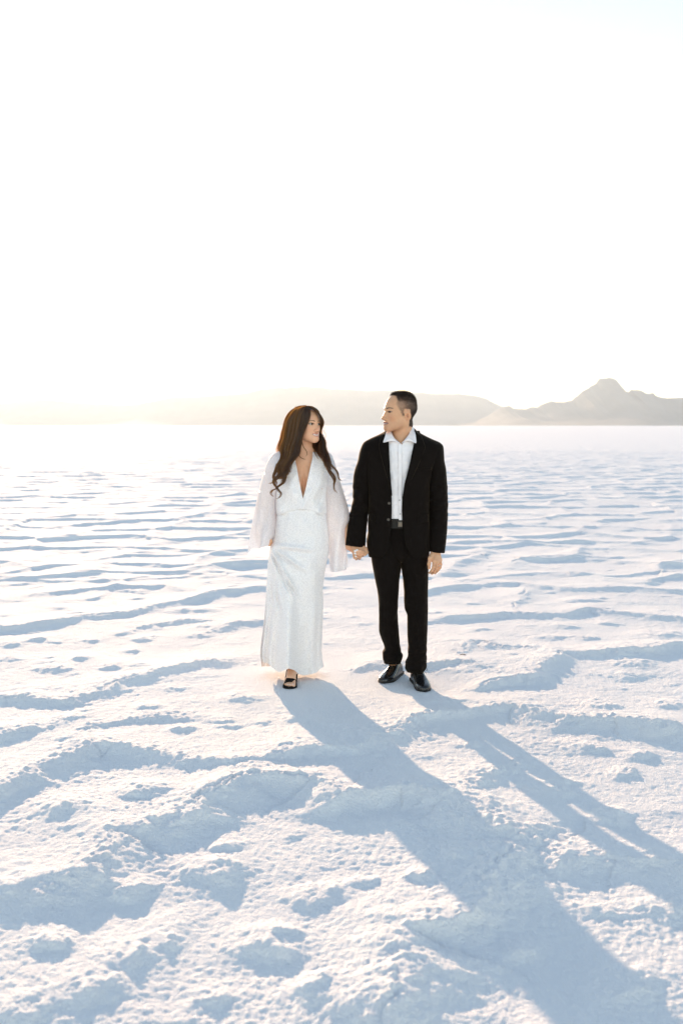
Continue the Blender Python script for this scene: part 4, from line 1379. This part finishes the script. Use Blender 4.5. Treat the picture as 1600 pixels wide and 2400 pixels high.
def build_woman_body():
    lo = W(590, 1640, 6.0); hi = W(868, 938, 6.0)
    lo[1] = 5.76; hi[1] = 6.30; lo[2] = -.002
    G = Field(lo, hi, 0.0027)
    P = lambda x, y, Y=WY: W(x, y, Y)
    # trunk
    G.ell(P(711, 1110), (.128, .080, .200), None, .04)
    G.ell(P(710, 1195), (.112, .080, .130), None, .05)
    G.ell(P(706, 1290, 6.04), (.135, .095, .150), None, .05)
    G.cap(P(668, 1076), P(756, 1076), .042, .042, .05)
    for x in (686, 738):
        G.ell(P(x, 1137, 5.955), (.054, .040, .056), None, .035)
    G.bump(P(711.5, 1140, 5.92), -.010, np.array((.008, .05, .06)))
    # neck, collar bones
    G.cap(P(713, 1064, 6.02), HW.p(0, -.020, -.060), .050, .046, .03)
    G.cap(P(713, 1080, 6.02), P(713, 1058, 6.02), .066, .050, .04)
    for q in (-1, 1):
        G.cap(P(712 + q * 6, 1074, 5.962), P(712 + q * 46, 1067, 5.985), .0065, .0065, .012)
        G.cap(HW.p(q * .045, -.015, -.06), P(712 + q * 4, 1071, 5.968), .010, .006, .016)
    # arms
    G.chain([P(664, 1082), P(632, 1180, 6.07), P(629, 1248, 6.01)], [.040, .033, .023], .03)
    G.chain([P(760, 1082), P(795, 1182, 6.05), P(818, 1276, 6.03)], [.040, .033, .022], .03)
    # legs and the stepping foot
    G.chain([P(684, 1310, 6.04), P(680, 1455, 5.99), FT(.035, 0, .105)], [.075, .048, .029], .04)
    G.chain([P(728, 1310, 6.05), P(728, 1450, 6.10), P(728, 1560, 6.22)], [.075, .046, .030], .04)
    G.cap(FT(.03, 0, .085), FT(.022, 0, .062), .027, .024, .02)
    G.cap(FT(.03, 0, .085), FT(.120, .002, .044), .028, .024, .02)
    G.cap(FT(.022, 0, .062), FT(.125, .002, .036), .020, .022, .02)
    for i_, (s, l, r) in enumerate(((.024, .196, .0125), (.006, .198, .0088), (-.008, .194, .0084), (-.020, .186, .0078), (-.030, .174, .0072))):
        G.cap(FT(.118, s * .72, .034), FT(l - .012, s, .020), .015, r, .008)
        G.ell(FT(l - .008, s, .0195), (r * 1.06, r * 1.25, r), None, .003)
    sculpt_head(G, HW, True)
    # right hand gathering the skirt
    h = P(631, 1258, 6.000)
    G.cap(P(629, 1248, 6.01), h, .022, .019, .02)
    for dy, dz in ((0, 0), (4, .014), (8, .028), (11, .042)):
        a_ = P(631, 1260 + dy * .5, 5.98 + dz)
        G.chain([a_, P(635, 1267 + dy * .5, 5.97 + dz), P(631, 1275 + dy * .3, 5.978 + dz)], [.0095, .0082, .0070], .004)
    # left hand, fingers laced over his
    w_ = P(820, 1280, 6.025)
    palm = P(838, 1296, 6.020)
    G.cap(P(818, 1276, 6.03), w_, .022, .021, .02)
    G.cap(w_, palm, .022, .022, .02)
    G.cap(palm, P(846, 1299, 6.010), .020, .017, .02)
    Q = lambda x, y, Y: W(x, y, Y)
    fing = [
        [Q(850, 1294, 6.000), Q(852.0, 1293.2, 5.955), Q(845.0, 1291.0, 5.932), Q(837.5, 1289.6, 5.934)],
        [Q(849, 1297, 6.000), Q(849.5, 1297.5, 5.950), Q(841.0, 1294.0, 5.930), Q(833.2, 1291.8, 5.934)],
        [Q(846, 1301, 6.005), Q(845.5, 1302.0, 5.952), Q(839.5, 1299.5, 5.934), Q(833.2, 1297.4, 5.938)],
        [Q(843, 1305, 6.005), Q(842.0, 1306.4, 5.960), Q(838.5, 1305.6, 5.944), Q(834.6, 1304.2, 5.946)],
    ]
    for fg, r in zip(fing, (.0078, .0080, .0077, .0068)):
        G.chain(fg, [r * 1.1, r * 1.02, r * .92, r * .80], .0025)
        d = fg[3] - fg[2]; d /= np.linalg.norm(d)
        NAILS.append((fg[3] + d * .002, d, r))
    G.chain([Q(830, 1288, 6.02), Q(838, 1283, 6.03), Q(845, 1284, 6.02)], [.014, .010, .008], .006)
    return G.mesh()


wv, wf = build_woman_body()
SK_W = (0.76, 0.43, 0.265)
wcol, wL = face_colors(wv, HW, SK_W, (.60, .26, .22), True, (.035, .018, .012))
# toe nails
for s, l in ((.024, .199), (.006, .200), (-.008, .196)):
    m = np.exp(-(np.linalg.norm(wv - FT(l, s, .026), axis=1) / .006) ** 2)[:, None]
    wcol = wcol * (1 - .7 * m) + np.array((.80, .66, .62)) * .7 * m


def woman_scalp(L):
    s, f, u = L[:, 0], L[:, 1], L[:, 2]
    a = np.abs(s - .008)
    hl = .060 - .55 * np.maximum(0, a - .012) - .012 * smoothstep(.085, .11, u)
    line = np.interp(u, [-.05, 0, .03, .06, .085, .11], [-.012, .010, .026, .044, .058, .062])
    m = smoothstep(line + .004, line - .006, f) * (u > -.075) * (np.linalg.norm(L - np.array((0, -.01, .02)), axis=1) < .14)
    return m * ~((f > -.035) & (u < -.055))


wsc = woman_scalp(wL)
wcol = wcol * (1 - .93 * wsc[:, None]) + np.array((.022, .011, .007)) * (.93 * wsc[:, None])
me = mesh_np("body", wv, wf); set_col(me, wcol)
o = link("body", me, None, skin_m); under(woman, o)
for q in (-1, 1):
    under(woman, eyeball(HW, q, None, eye_m, (.12, 1.0, .06)))
teeth_row(HW, woman, .0210, -.0682, .0046, .0940)
nail_m = new_mat("white_nail_polish", (.82, .80, .80), .12, .6)
for p, d, r in NAILS:
    n = 10; a = np.linspace(0, 2 * np.pi, n, endpoint=False)
    up = np.array((0, -1, 0)) - d * (-d[1]); up /= np.linalg.norm(up); sd = np.cross(d, up)
    V = [p + up * (r * .98)]
    for k, z in ((.55, .90), (1.0, .62)):
        for q in a:
            V.append(p + d * (math.cos(q) * r * 1.10 * k) + sd * (math.sin(q) * r * .80 * k) + up * (r * z))
    V = np.array(V)
    Fc = [[0, 1 + (i + 1) % n, 1 + i, 0] for i in range(n)]
    me = bpy.data.meshes.new("fingernail")
    me.from_pydata([tuple(x) for x in V], [], [(0, 1 + (i + 1) % n, 1 + i) for i in range(n)] + [(1 + i, 1 + (i + 1) % n, 1 + n + (i + 1) % n, 1 + n + i) for i in range(n)])
    for pl in me.polygons:
        pl.use_smooth = True
    o = link("fingernail", me, None, nail_m); under(woman, o)


# ---- gown
def sequin_material(name, base, trans, trmix, glossy, scale):
    m = bpy.data.materials.new(name); m.use_nodes = True
    nt = m.node_tree; N = nt.nodes; Lk = nt.links
    p = N["Principled BSDF"]; out = [n for n in N if n.type == 'OUTPUT_MATERIAL'][0]
    p.inputs["Base Color"].default_value = (*base, 1); p.inputs["Roughness"].default_value = .7
    p.inputs["Specular IOR Level"].default_value = .3
    tc = N.new("ShaderNodeTexCoord")
    vo = N.new("ShaderNodeTexVoronoi"); vo.inputs["Scale"].default_value = scale
    Lk.new(tc.outputs["Object"], vo.inputs["Vector"])
    sub = N.new("ShaderNodeVectorMath"); sub.operation = 'SUBTRACT'; sub.inputs[1].default_value = (.5, .5, .5)
    Lk.new(vo.outputs["Color"], sub.inputs[0])
    mul = N.new("ShaderNodeVectorMath"); mul.operation = 'SCALE'; mul.inputs["Scale"].default_value = .95
    Lk.new(sub.outputs[0], mul.inputs[0])
    ge = N.new("ShaderNodeNewGeometry")
    ad = N.new("ShaderNodeVectorMath"); ad.operation = 'ADD'
    Lk.new(ge.outputs["Normal"], ad.inputs[0]); Lk.new(mul.outputs[0], ad.inputs[1])
    no = N.new("ShaderNodeVectorMath"); no.operation = 'NORMALIZE'
    Lk.new(ad.outputs[0], no.inputs[0])
    gl = N.new("ShaderNodeBsdfGlossy"); gl.inputs["Roughness"].default_value = .18; gl.inputs["Color"].default_value = (.92, .90, .93, 1)
    Lk.new(no.outputs[0], gl.inputs["Normal"])
    tr = N.new("ShaderNodeBsdfTranslucent"); tr.inputs["Color"].default_value = (*trans, 1)
    m1 = N.new("ShaderNodeMixShader"); m1.inputs[0].default_value = trmix
    Lk.new(p.outputs[0], m1.inputs[1]); Lk.new(tr.outputs[0], m1.inputs[2])
    # round discs: only the middle of each cell glints
    mr = N.new("ShaderNodeMapRange"); mr.inputs[1].default_value = .30; mr.inputs[2].default_value = .55; mr.inputs[3].default_value = glossy; mr.inputs[4].default_value = 0.04
    Lk.new(vo.outputs["Distance"], mr.inputs[0])
    m2 = N.new("ShaderNodeMixShader")
    Lk.new(mr.outputs[0], m2.inputs[0]); Lk.new(m1.outputs[0], m2.inputs[1]); Lk.new(gl.outputs[0], m2.inputs[2])
    Lk.new(m2.outputs[0], out.inputs["Surface"])
    b = N.new("ShaderNodeBump"); b.inputs["Strength"].default_value = .6; b.inputs["Distance"].default_value = .003
    Lk.new(vo.outputs["Distance"], b.inputs["Height"]); Lk.new(b.outputs[0], p.inputs["Normal"])
    return m


gown_m = sequin_material("white_sequins", (.95, .935, .94), (.93, .90, .90), .09, .19, 160)
sheer_m = sequin_material("sheer_white_sequins", (.92, .90, .91), (.86, .90, .96), .52, .17, 160)

BD = [  # bodice
 (1050, 689, 741, 6.035, .052, .055), (1056, 682, 748, 6.03, .060, .062), (1062, 668, 760, 6.025, .074, .072), (1070, 652, 774, 6.02, .088, .080), (1082, 645, 779, 6.02, .100, .086),
 (1100, 645, 778, 6.02, .112, .090), (1130, 646, 772, 6.02, .128, .092), (1150, 647, 768, 6.02, .126, .090), (1170, 646.5, 767, 6.02, .118, .090), (1190, 646, 767.5, 6.02, .116, .092), (1202, 646.5, 768, 6.02, .113, .092), (1209, 650, 764, 6.02, .100, .088)]
BO = [(1050, 690, 735), (1060, 691, 733), (1074, 693, 732.8), (1100, 698.3, 727.2), (1135, 705, 719.6), (1168, 711.5, 711.7), (1180, 712.4, 711.0), (1215, 712.4, 711.0)]


def bd_disp(px, py, ux, uy, row):
    n = noise2(px * .04, py * .02 + uy, 141) + .7 * noise2(px * .09 + py * .03, py * .03, 142)
    low = smoothstep(1165, 1200, py)
    radial = np.sin((px - 711) * .22 + .6 * np.sin(py * .05)) * low * smoothstep(8, 30, np.abs(px - 711))
    diag = np.sin((px - 711) * .10 * np.sign(px - 711) + (py - 1100) * .10) * smoothstep(1090, 1150, py) * (uy < 0)
    return 0 * n, .008 * n * (uy < 0) - .010 * radial * (uy < 0) - .005 * diag


def bd_py(py, px, ux, uy, row):
    return py - 17 * row ** 6 * np.clip(1 - np.abs(ux) ** 1.5, 0, 1) * (uy < 0)


v1 = loft(BD, 120, 200, 2.2, BO, bd_disp, bd_py)
SK = [  # skirt
 (1180, 660, 757, 6.02, .094, .085), (1196, 652, 763, 6.02, .100, .088), (1213, 647.5, 767, 6.02, .104, .092), (1224, 646, 769, 6.02, .106, .098), (1245, 642, 771.5, 6.025, .110, .112), (1259, 639.5, 772.5, 6.03, .112, .120),
 (1278, 634, 772, 6.03, .115, .126), (1295, 631, 771, 6.035, .116, .128), (1318, 628.5, 765.5, 6.04, .115, .126), (1349, 626, 760, 6.05, .112, .122), (1385, 623.5, 756.5, 6.06, .108, .120), (1415, 622, 757.5, 6.075, .108, .122),
 (1440, 620.3, 757, 6.085, .108, .124), (1492, 615, 754.8, 6.11, .108, .130), (1520, 612, 754, 6.125, .108, .135), (1545, 611, 755, 6.14, .108, .14), (1566, 613, 759, 6.15, .108, .14)]


def sk_disp(px, py, ux, uy, row):
    low = smoothstep(1300, 1560, py)
    fr = np.clip(-uy, 0, 1)
    # stepping leg pushes the cloth forward
    leg = np.exp(-((px - 675) / (21 + 6 * (1 - low))) ** 2) * smoothstep(1255, 1560, py) ** 1.1
    dy = -.150 * leg * fr
    leg2 = np.exp(-((px - 733) / 24) ** 2) * smoothstep(1260, 1400, py) * (1 - .5 * low)
    dy -= .045 * leg2 * fr
    # flutes towards the hem, strongest on the trailing left side
    ang = np.arctan2(uy, ux)
    fl = np.sin(15 * ang + 1.6 * np.sin(2 * ang) + py * .004)
    left = smoothstep(668, 628, px)
    dy += .017 * fl * low * (.35 + .9 * left)
    dx = 1.2 * fl * low * np.abs(ux) * (.3 + left)
    # pulls radiating from the gathering hand
    for (tx, ty, wd, am) in ((708, 1412, 4.0, .010), (690, 1405, 3.2, .009), (726, 1345, 4.5, .007), (742, 1290, 5.0, .005), (668, 1460, 4.0, .008), (652, 1480, 4.0, .008)):
        ax, ay = 632, 1277
        ex_, ey = tx - ax, ty - ay; Ln = math.hypot(ex_, ey)
        t = ((px - ax) * ex_ + (py - ay) * ey) / Ln ** 2
        d = ((px - ax) * -ey + (py - ay) * ex_) / Ln
        env = smoothstep(-.02, .12, t) * smoothstep(1.05, .6, t)
        dy -= 2.6 * am * np.exp(-(d / wd) ** 2) * env * fr
        dy += 2.1 * am * np.exp(-((d - 1.7 * wd) / (wd * .8)) ** 2) * env * fr
    n = noise2(px * .05, py * .018, 151) + .5 * noise2(px * .10, py * .04, 152)
    dy += .0035 * n
    return dx, dy


def sk_py(py, px, ux, uy, row):
    r8 = row ** 9
    hemf = np.interp(px, [605, 612, 630, 646, 655, 664, 676, 690, 700, 712, 722, 740, 756, 765], [1546, 1550, 1556, 1572, 1576, 1572, 1566.5, 1571, 1580, 1583, 1582, 1577, 1564, 1558])
    hem = np.where(uy < 0, hemf, 1562)
    return py + r8 * (hem - 1566)


v2 = loft(SK, 200, 220, 2.1, None, sk_disp, sk_py, floor=.006, trueproj=True)
v, f = join(v1, v2)
gown = link("gown", mesh_np("gown", v, f), None, gown_m); under(woman, gown)


# sleeves: wide and open below, the far layer hanging lower
def ws_disp(seed, amp):
    def fn(px, py, ux, uy, row):
        n = noise2(px * .05 + 2 * uy, py * .016, seed) + .6 * noise2(px * .10, py * .03 + uy, seed + 1)
        ang = np.arctan2(uy, ux)
        flute = np.sin(4 * ang + 1.3 + py * .012 + 1.5 * np.sin(py * .02)) * row ** 1.4
        return 1.1 * n * row * np.abs(ux) + 1.0 * flute * np.abs(ux), amp * n * (.3 + row) + .016 * flute
    return fn


WL = [(1058, 652, 676, 6.03, .024, .030), (1063, 642, 680, 6.03, .044, .046), (1070, 633, 680, 6.03, .062, .060), (1082, 627, 676, 6.03, .074, .070), (1100, 620.5, 668, 6.035, .080, .078), (1131, 610, 655, 6.04, .084, .088),
      (1160, 603, 650, 6.045, .086, .098), (1180, 598.5, 649, 6.05, .086, .104), (1206, 592.5, 649, 6.045, .088, .112), (1235, 587, 650, 6.035, .092, .120), (1262, 583, 649, 6.03, .098, .128), (1288, 580.5, 640, 6.03, .098, .135)]


def wl_py(py, px, ux, uy, row):
    r5 = row ** 4
    front = np.interp(px, [580, 603, 628, 645], [1286, 1279.5, 1277, 1268])
    tgt = np.where(uy < 0, front, np.interp(px, [578, 600, 625, 650], [1300, 1308, 1310, 1290]))
    tgt = front + (tgt - front) * smoothstep(-.15, .25, uy)
    return py + r5 * (tgt - 1288)


def wl_disp(px, py, ux, uy, row):
    d = ws_disp(161, .006)(px, py, ux, uy, row)
    # the near layer is drawn back to the gathering hand
    return d[0] + 22 * row ** 2.2 * smoothstep(.2, -.3, uy) * smoothstep(.3, -.8, ux), d[1]


v, f = loft(WL, 120, 90, 2.0, None, wl_disp, wl_py)
o = link("sleeve", mesh_np("sleeve", v, f), gown, sheer_m)
WR = [(1056, 742, 764, 6.03, .024, .030), (1061, 741, 771, 6.03, .042, .046), (1068, 742, 778, 6.03, .060, .060), (1082, 746, 783.5, 6.03, .072, .070), (1107, 750, 790, 6.035, .080, .078), (1147, 756, 803, 6.04, .084, .084),
      (1175, 759, 811, 6.045, .086, .088), (1200, 761, 817.5, 6.045, .086, .090), (1215, 763, 819, 6.045, .086, .090), (1227, 764, 815.5, 6.045, .085, .092), (1240, 765.5, 810.5, 6.045, .084, .094), (1262, 767.5, 811, 6.05, .082, .098),
      (1295, 771, 813.5, 6.055, .078, .100), (1316, 772, 814, 6.06, .075, .100), (1334, 774, 811, 6.06, .072, .098)]
v, f = loft(WR, 120, 90, 2.0, None, ws_disp(171, .006), lambda py, px, ux, uy, row: py + row ** 6 * (4 - (px - 775) * .12))
o = link("sleeve", mesh_np("sleeve", v, f), gown, sheer_m)

# ---- sandal
suede = new_mat("black_suede", (0.008, 0.007, 0.007), .9, .15)
lh = np.linspace(0, 1, 30)
sh_l = -.004 + .214 * (.5 - .5 * np.cos(np.pi * lh))
sh_w = np.interp(sh_l, [-.004, .004, .03, .08, .13, .16, .185, .203, .210], [.001, .018, .026, .024, .034, .038, .036, .022, .001])
sh_z = np.interp(sh_l, [0, .03, .09, .13, .21], [.036, .032, .016, .006, .007])
ring = np.concatenate([np.arange(30), np.arange(28, 0, -1)]); sgn = np.concatenate([np.ones(30), -np.ones(28)])
V = []
for dz, k in ((-.005, .96), (.005, 1.0), (.0052, .7)):
    V += [FT(sh_l[i], sgn[q] * sh_w[i] * k, sh_z[i] + dz) for q, i in enumerate(ring)]
m = len(ring); i = np.arange(2)[:, None] * m; j = np.arange(m)[None, :]; jn = (j + 1) % m
sandal = link("sandal", mesh_np("sandal", np.array(V), np.stack([i + j, i + jn, i + m + jn, i + m + j], -1).reshape(-1, 4)), None, suede)
under(woman, sandal)
solid(sandal, .004, -1)
# toe band, ruffled at its upper edge
nb = 40; a = np.linspace(R(-8), R(188), nb)
V = []
for l_, rx, rz, z0 in ((.118, .033, .052, .012), (.126, .0355, .050, .010), (.140, .0385, .046, .006), (.156, .0405, .040, .004), (.168, .0410, .035, .003), (.174, .0400, .0325, .003)):
    for q in a:
        rr = 1 + (.05 * math.sin(q * 17) if l_ < .12 else 0)
        V.append(FT(l_ - .010 * (1 - math.sin(max(q, 0))) * 0, .001 + rx * math.cos(q), z0 + rz * math.sin(q) * rr))
i = np.arange(5)[:, None] * nb; j = np.arange(nb - 1)[None, :]
o = link("toe_band", mesh_np("toe_band", np.array(V), np.stack([i + j, i + j + 1, i + nb + j + 1, i + nb + j], -1).reshape(-1, 4)), sandal, suede)
solid(o, .004, 0)
# back strap and heel
P = [spline([FT(.125, -.036, .020), FT(.070, -.034, .045), FT(.020, -.030, .072), FT(-.006, 0, .082), FT(.020, .030, .072), FT(.070, .033, .045), FT(.125, .036, .020)], 40)]
v, f = tubes(P, [.0032], 6)
o = link("strap", mesh_np("strap", v, f), sandal, suede)
v, f = tubes([np.array([FT(.014, 0, .036), FT(.010, 0, .018), FT(.008, 0, -.002)])], [np.array((.014, .009, .007))], 10)
o = link("heel", mesh_np("heel", v, f), sandal, suede)


# ---- hair: long loose waves
wh_m = hair_material("long_brown_hair", (.026, .0135, .0075), (1.0, .48, .11), .42, .29)
paths = []; rads = []; tones = []


def strand(keys, jx, jz, n, cnt, wave=0.0, wl=60.0, tip=.35, r=.00085, spread=None, curl_from=.45):
    """cnt hairs following keys (px, py, Y); jx, jz scatter in px and metres"""
    K = np.array(keys, float)
    for c in range(cnt):
        w0 = rng.normal(0, 1, 3)
        t = np.linspace(0, 1, len(K))
        fan = (.35 + .75 * t) if spread is None else np.interp(t, np.linspace(0, 1, len(spread)), spread)
        off = np.clip(w0, -1.9, 1.9)
        Kc = K.copy()
        Kc[:, 0] += off[0] * jx * fan; Kc[:, 1] += off[1] * jx * .5 * fan; Kc[:, 2] += off[2] * jz * fan
        end = rng.uniform(.80, 1.0)
        S = spline(Kc * np.array((1, 1, 389.)), n + 6) / np.array((1, 1, 389.))
        S = S[:max(6, int((n + 6) * end))]
        tt = np.linspace(0, 1, len(S))
        ph = off[0] * .5 + c * .0
        amp = wave * smoothstep(curl_from, 1.0, tt)
        S[:, 0] += amp * np.sin(S[:, 1] / wl * 2 * np.pi + ph)
        S[:, 2] += amp / 389. * np.cos(S[:, 1] / wl * 2 * np.pi + ph)
        S[:, 0] += .35 * rng.normal(0, 1) * tt
        P = np.stack([(S[:, 0] - CX) * S[:, 2] / F, S[:, 2], CH - (S[:, 1] - HY) * S[:, 2] / F], 1)
        tones.append(np.full(len(P) * 2, math.exp(rng.normal(0, .35)))); paths.append(P); rads.append(r * rng.uniform(.7, 1.2) * (1 - (1 - tip) * tt ** 3))


# crown and the long fall over her right shoulder (left in the picture)
for k in range(26):
    q = k / 25.0
    strand([(719 - 3 * q, 952 + 1.0 * q, 5.915 + .10 * q), (709 - 16 * q, 955 + 4 * q, 5.90 + .11 * q), (703 - 26 * q, 972 + 6 * q, 5.89 + .11 * q), (699 - 29 * q, 1000, 5.885 + .12 * q),
            (694 - 29 * q, 1028, 5.885 + .12 * q), (686 - 27 * q, 1056, 5.885 + .11 * q), (676 - 20 * q, 1082, 5.885 + .08 * q), (667 - 16 * q, 1104, 5.88 + .06 * q), (661 - 11 * q, 1128, 5.88 + .05 * q)],
           3.0, .010, 26, 76, 4.0, 50, .35, .00078, curl_from=.40)
# the back of the head and the nape
for k in range(14):
    q = k / 13.0
    strand([(716, 951, 5.97), (712 - 20 * q, 954 + 3 * q, 6.04), (706 - 27 * q, 975 + 3 * q, 6.07), (700 - 30 * q, 1005, 6.07), (697 - 34 * q, 1035, 6.07), (694 - 38 * q, 1062, 6.07), (690 - 38 * q, 1085, 6.09)],
           4.0, .014, 18, 40, 1.5, 60)
for k in range(10):
    q = k / 9.0
    strand([(722, 952, 5.96), (732 + 10 * q, 955 + 5 * q, 6.00), (740 + 9 * q, 978, 6.03), (740 + 10 * q, 1005, 6.05), (742 + 12 * q, 1035, 6.06), (748 + 14 * q, 1060, 6.06), (754 + 16 * q, 1084, 6.06)],
           3.0, .012, 18, 44, 1.5, 60)
# the near side, from the parting down past cheek and neck
for k in range(16):
    q = k / 15.0
    strand([(720 - 2 * q, 952, 5.90), (723 - 11 * q, 962 - 3 * q, 5.872), (724.5 - 20 * q, 976, 5.866), (720.5 - 19 * q, 991, 5.866), (712 - 14 * q, 1006, 5.870), (706.5 - 11 * q, 1022, 5.874), (703 - 11 * q, 1041, 5.876),
            (697 - 13 * q, 1061, 5.876), (688 - 14 * q, 1080, 5.872), (678 - 10 * q, 1099, 5.866), (670 - 6 * q, 1117, 5.866)], 1.2, .004, 28, 74, 4.0, 48, .35, .00078, spread=(.4, .7, .9, .8, .8, .9, 1.2, 1.6, 1.9, 1.9, 1.5), curl_from=.4)
# behind the neck, on the far side
for k in range(8):
    q = k / 7.0
    strand([(738 + 4 * q, 985, 6.05), (737 + 9 * q, 1008, 6.04), (734 + 15 * q, 1028, 6.005), (735 + 22 * q, 1046, 5.975), (744 + 22 * q, 1062, 5.94), (756 + 18 * q, 1082, 5.905)], 1.6, .006, 16, 50, 1.2, 50)
# face framing fringe on the near side
strand([(720, 953, 5.89), (722, 962, 5.868), (722.5, 975, 5.862), (720, 990, 5.862), (714, 1006, 5.868), (708, 1022, 5.875), (704, 1042, 5.875), (700, 1062, 5.87)], 1.5, .005, 24, 120, .8, 70)
strand([(722, 953, 5.89), (727, 962, 5.866), (727, 972, 5.858), (724, 984, 5.856), (719, 996, 5.860), (713, 1010, 5.866)], 1.2, .003, 20, 16, 0, 70)
strand([(706, 1030, 5.875), (711, 1048, 5.868), (718, 1058, 5.866), (719, 1066, 5.866), (712, 1072, 5.866)], .5, .002, 20, 9, 0, 70, spread=(1, .8, .6, .6, .6))
strand([(700, 1058, 5.87), (702, 1070, 5.868), (709, 1075, 5.866), (717, 1077, 5.866)], .6, .002, 14, 8, 0, 70)
# sweep over the far temple
for k in range(7):
    q = k / 6.0
    strand([(721, 952, 5.90 + .02 * q), (731, 956 + 1.0 * q, 5.895 + .03 * q), (742 + 1 * q, 965, 5.895 + .04 * q), (751 + 1.5 * q, 977, 5.91 + .04 * q), (755 + 2 * q, 988, 5.925 + .04 * q), (753 + 2 * q, 999, 5.95 + .03 * q), (750, 1010, 5.98 + .02 * q), (750, 1030, 6.00)],
           1.6, .006, 22, 60, 0, 60)
# fall over her left shoulder
for k in range(12):
    q = k / 11.0
    strand([(741 + 5 * q, 1006, 6.00), (746 + 8 * q, 1020, 5.965), (750 + 11 * q, 1034, 5.945), (748 + 14 * q, 1050, 5.925), (752 + 16 * q, 1068, 5.905), (761 + 14 * q, 1086, 5.885), (769 + 9 * q, 1104, 5.875)],
           2.0, .008, 20, 34, 1.4, 46)
# separate ringlets
for keys, cnt, jx in (
    ([(664, 1100, 5.885), (655, 1116, 5.88), (645, 1126, 5.878), (636, 1132, 5.876), (625, 1133, 5.876)], 16, 1.0),
    ([(662, 1108, 5.88), (648, 1118, 5.876), (641, 1128, 5.874), (645, 1138, 5.874), (649, 1144, 5.874), (638, 1150, 5.874), (634.5, 1157, 5.874), (640, 1163, 5.874), (645, 1165, 5.874)], 26, 1.1),
    ([(665, 1104, 5.88), (667, 1118, 5.874), (664, 1131, 5.872), (655, 1138, 5.872), (649, 1143, 5.872), (653, 1150, 5.872), (658, 1157, 5.872), (656, 1164, 5.872), (645, 1171, 5.872)], 34, 1.3),
    ([(666, 1096, 5.88), (668, 1112, 5.874), (665, 1126, 5.872), (658, 1136, 5.872)], 60, 2.4),
    ([(652, 1088, 5.90), (646, 1104, 5.895), (641, 1118, 5.892), (646, 1128, 5.89), (648, 1140, 5.888)], 30, 1.4),
    ([(770, 1088, 5.885), (772, 1102, 5.878), (780, 1112, 5.875), (785, 1122, 5.874), (782, 1135, 5.874), (784, 1148, 5.874), (790, 1158, 5.874)], 30, 1.1),
    ([(772, 1086, 5.885), (780, 1094, 5.88), (788, 1103, 5.877), (792, 1114, 5.876), (795, 1122, 5.876), (801, 1128, 5.878)], 26, 1.0),
    ([(766, 1090, 5.885), (770, 1104, 5.878), (777, 1116, 5.875), (783, 1126, 5.874), (781, 1140, 5.874)], 26, 1.0),
    ([(735, 1056, 5.90), (741, 1068, 5.895), (748, 1078, 5.89)], 8, .6),
):
    strand(keys, jx * 1.15, .004, 30, int(cnt * 1.5), .8, 24, .3, .00062, spread=(1.7, 1.3, 1.1, .95, .7))
# thin outer veil that the sun shines through
for k in range(12):
    q = k / 11.0
    strand([(706 - 6 * q, 953, 6.0), (690 - 8 * q, 958 + 4 * q, 6.04), (678 - 9 * q, 977 + 4 * q, 6.07), (671 - 9 * q, 1005, 6.08), (664 - 9 * q, 1031, 6.08), (658 - 9 * q, 1055, 6.08), (654 - 8 * q, 1078, 6.07)],
           1.6, .012, 18, 15, 1.6, 44, .3, .0006)
# flyaways in the backlight
for _ in range(150):
    side = rng.uniform(0, 1)
    if side < .6:
        q = rng.uniform(0, 1)
        y0_ = 958 + 100 * q; x0_ = np.interp(y0_, [958, 980, 1006, 1031, 1058], [688, 675, 668, 661, 654])
        ln = rng.uniform(8, 30)
        strand([(x0_ + 6, y0_ - 8, 6.05), (x0_ - rng.uniform(0, 5), y0_ + ln * .4, 6.05), (x0_ - rng.uniform(2, 12), y0_ + ln, 6.05)], .6, .02, 10, 1, 0, 60, .3, .0005)
    else:
        q = rng.uniform(0, 1)
        y0_ = 955 + 115 * q; x0_ = np.interp(y0_, [955, 965, 980, 1000, 1034, 1052, 1070], [725, 744, 756, 757, 762, 764, 776])
        ln = rng.uniform(6, 20)
        strand([(x0_ - 5, y0_ - 5, 6.03), (x0_ + rng.uniform(0, 4), y0_ + ln * .3, 6.03), (x0_ + rng.uniform(1, 9), y0_ + ln, 6.03)], .6, .02, 10, 1, 0, 60, .3, .0005)
v, f = ribbons(paths, [1.25 * q for q in rads])
hme = mesh_np("hair", v, f)
tn = np.concatenate(tones)[:, None]
set_col(hme, np.clip(np.array((.026, .0135, .0075)) * tn, 0, 1))
_nt = wh_m.node_tree
_at = _nt.nodes.new("ShaderNodeAttribute"); _at.attribute_name = "Col"
_nt.links.new(_at.outputs["Color"], _nt.nodes["Principled BSDF"].inputs["Base Color"])
o = link("hair", hme, None, wh_m); under(woman, o)

# ------------------------------------------------------------------ a fleck on the salt
c = Gnd(1084, 1545)
zc = float(ground_height(np.array([c[0]]), np.array([c[1]]))[0])
v, f = tubes([np.array([(c[0] - .022, c[1], zc + .003), (c[0] - .006, c[1] - .004, zc + .008), (c[0] + .010, c[1] + .002, zc + .006), (c[0] + .022, c[1] - .002, zc + .002)]),
              np.array([(c[0] - .004, c[1] - .003, zc + .007), (c[0] + .006, c[1] - .012, zc + .010), (c[0] + .012, c[1] - .016, zc + .006)])],
             [np.array((.0016, .0030, .0030, .0012)), np.array((.002, .0018, .001))], 5)
tw = link("twig", mesh_np("twig", v, f), None, new_mat("dry_twig", (.03, .022, .016), .9, .1))
tw["label"] = "tiny dark twig lying on the salt to the right of the man"; tw["category"] = "twig"
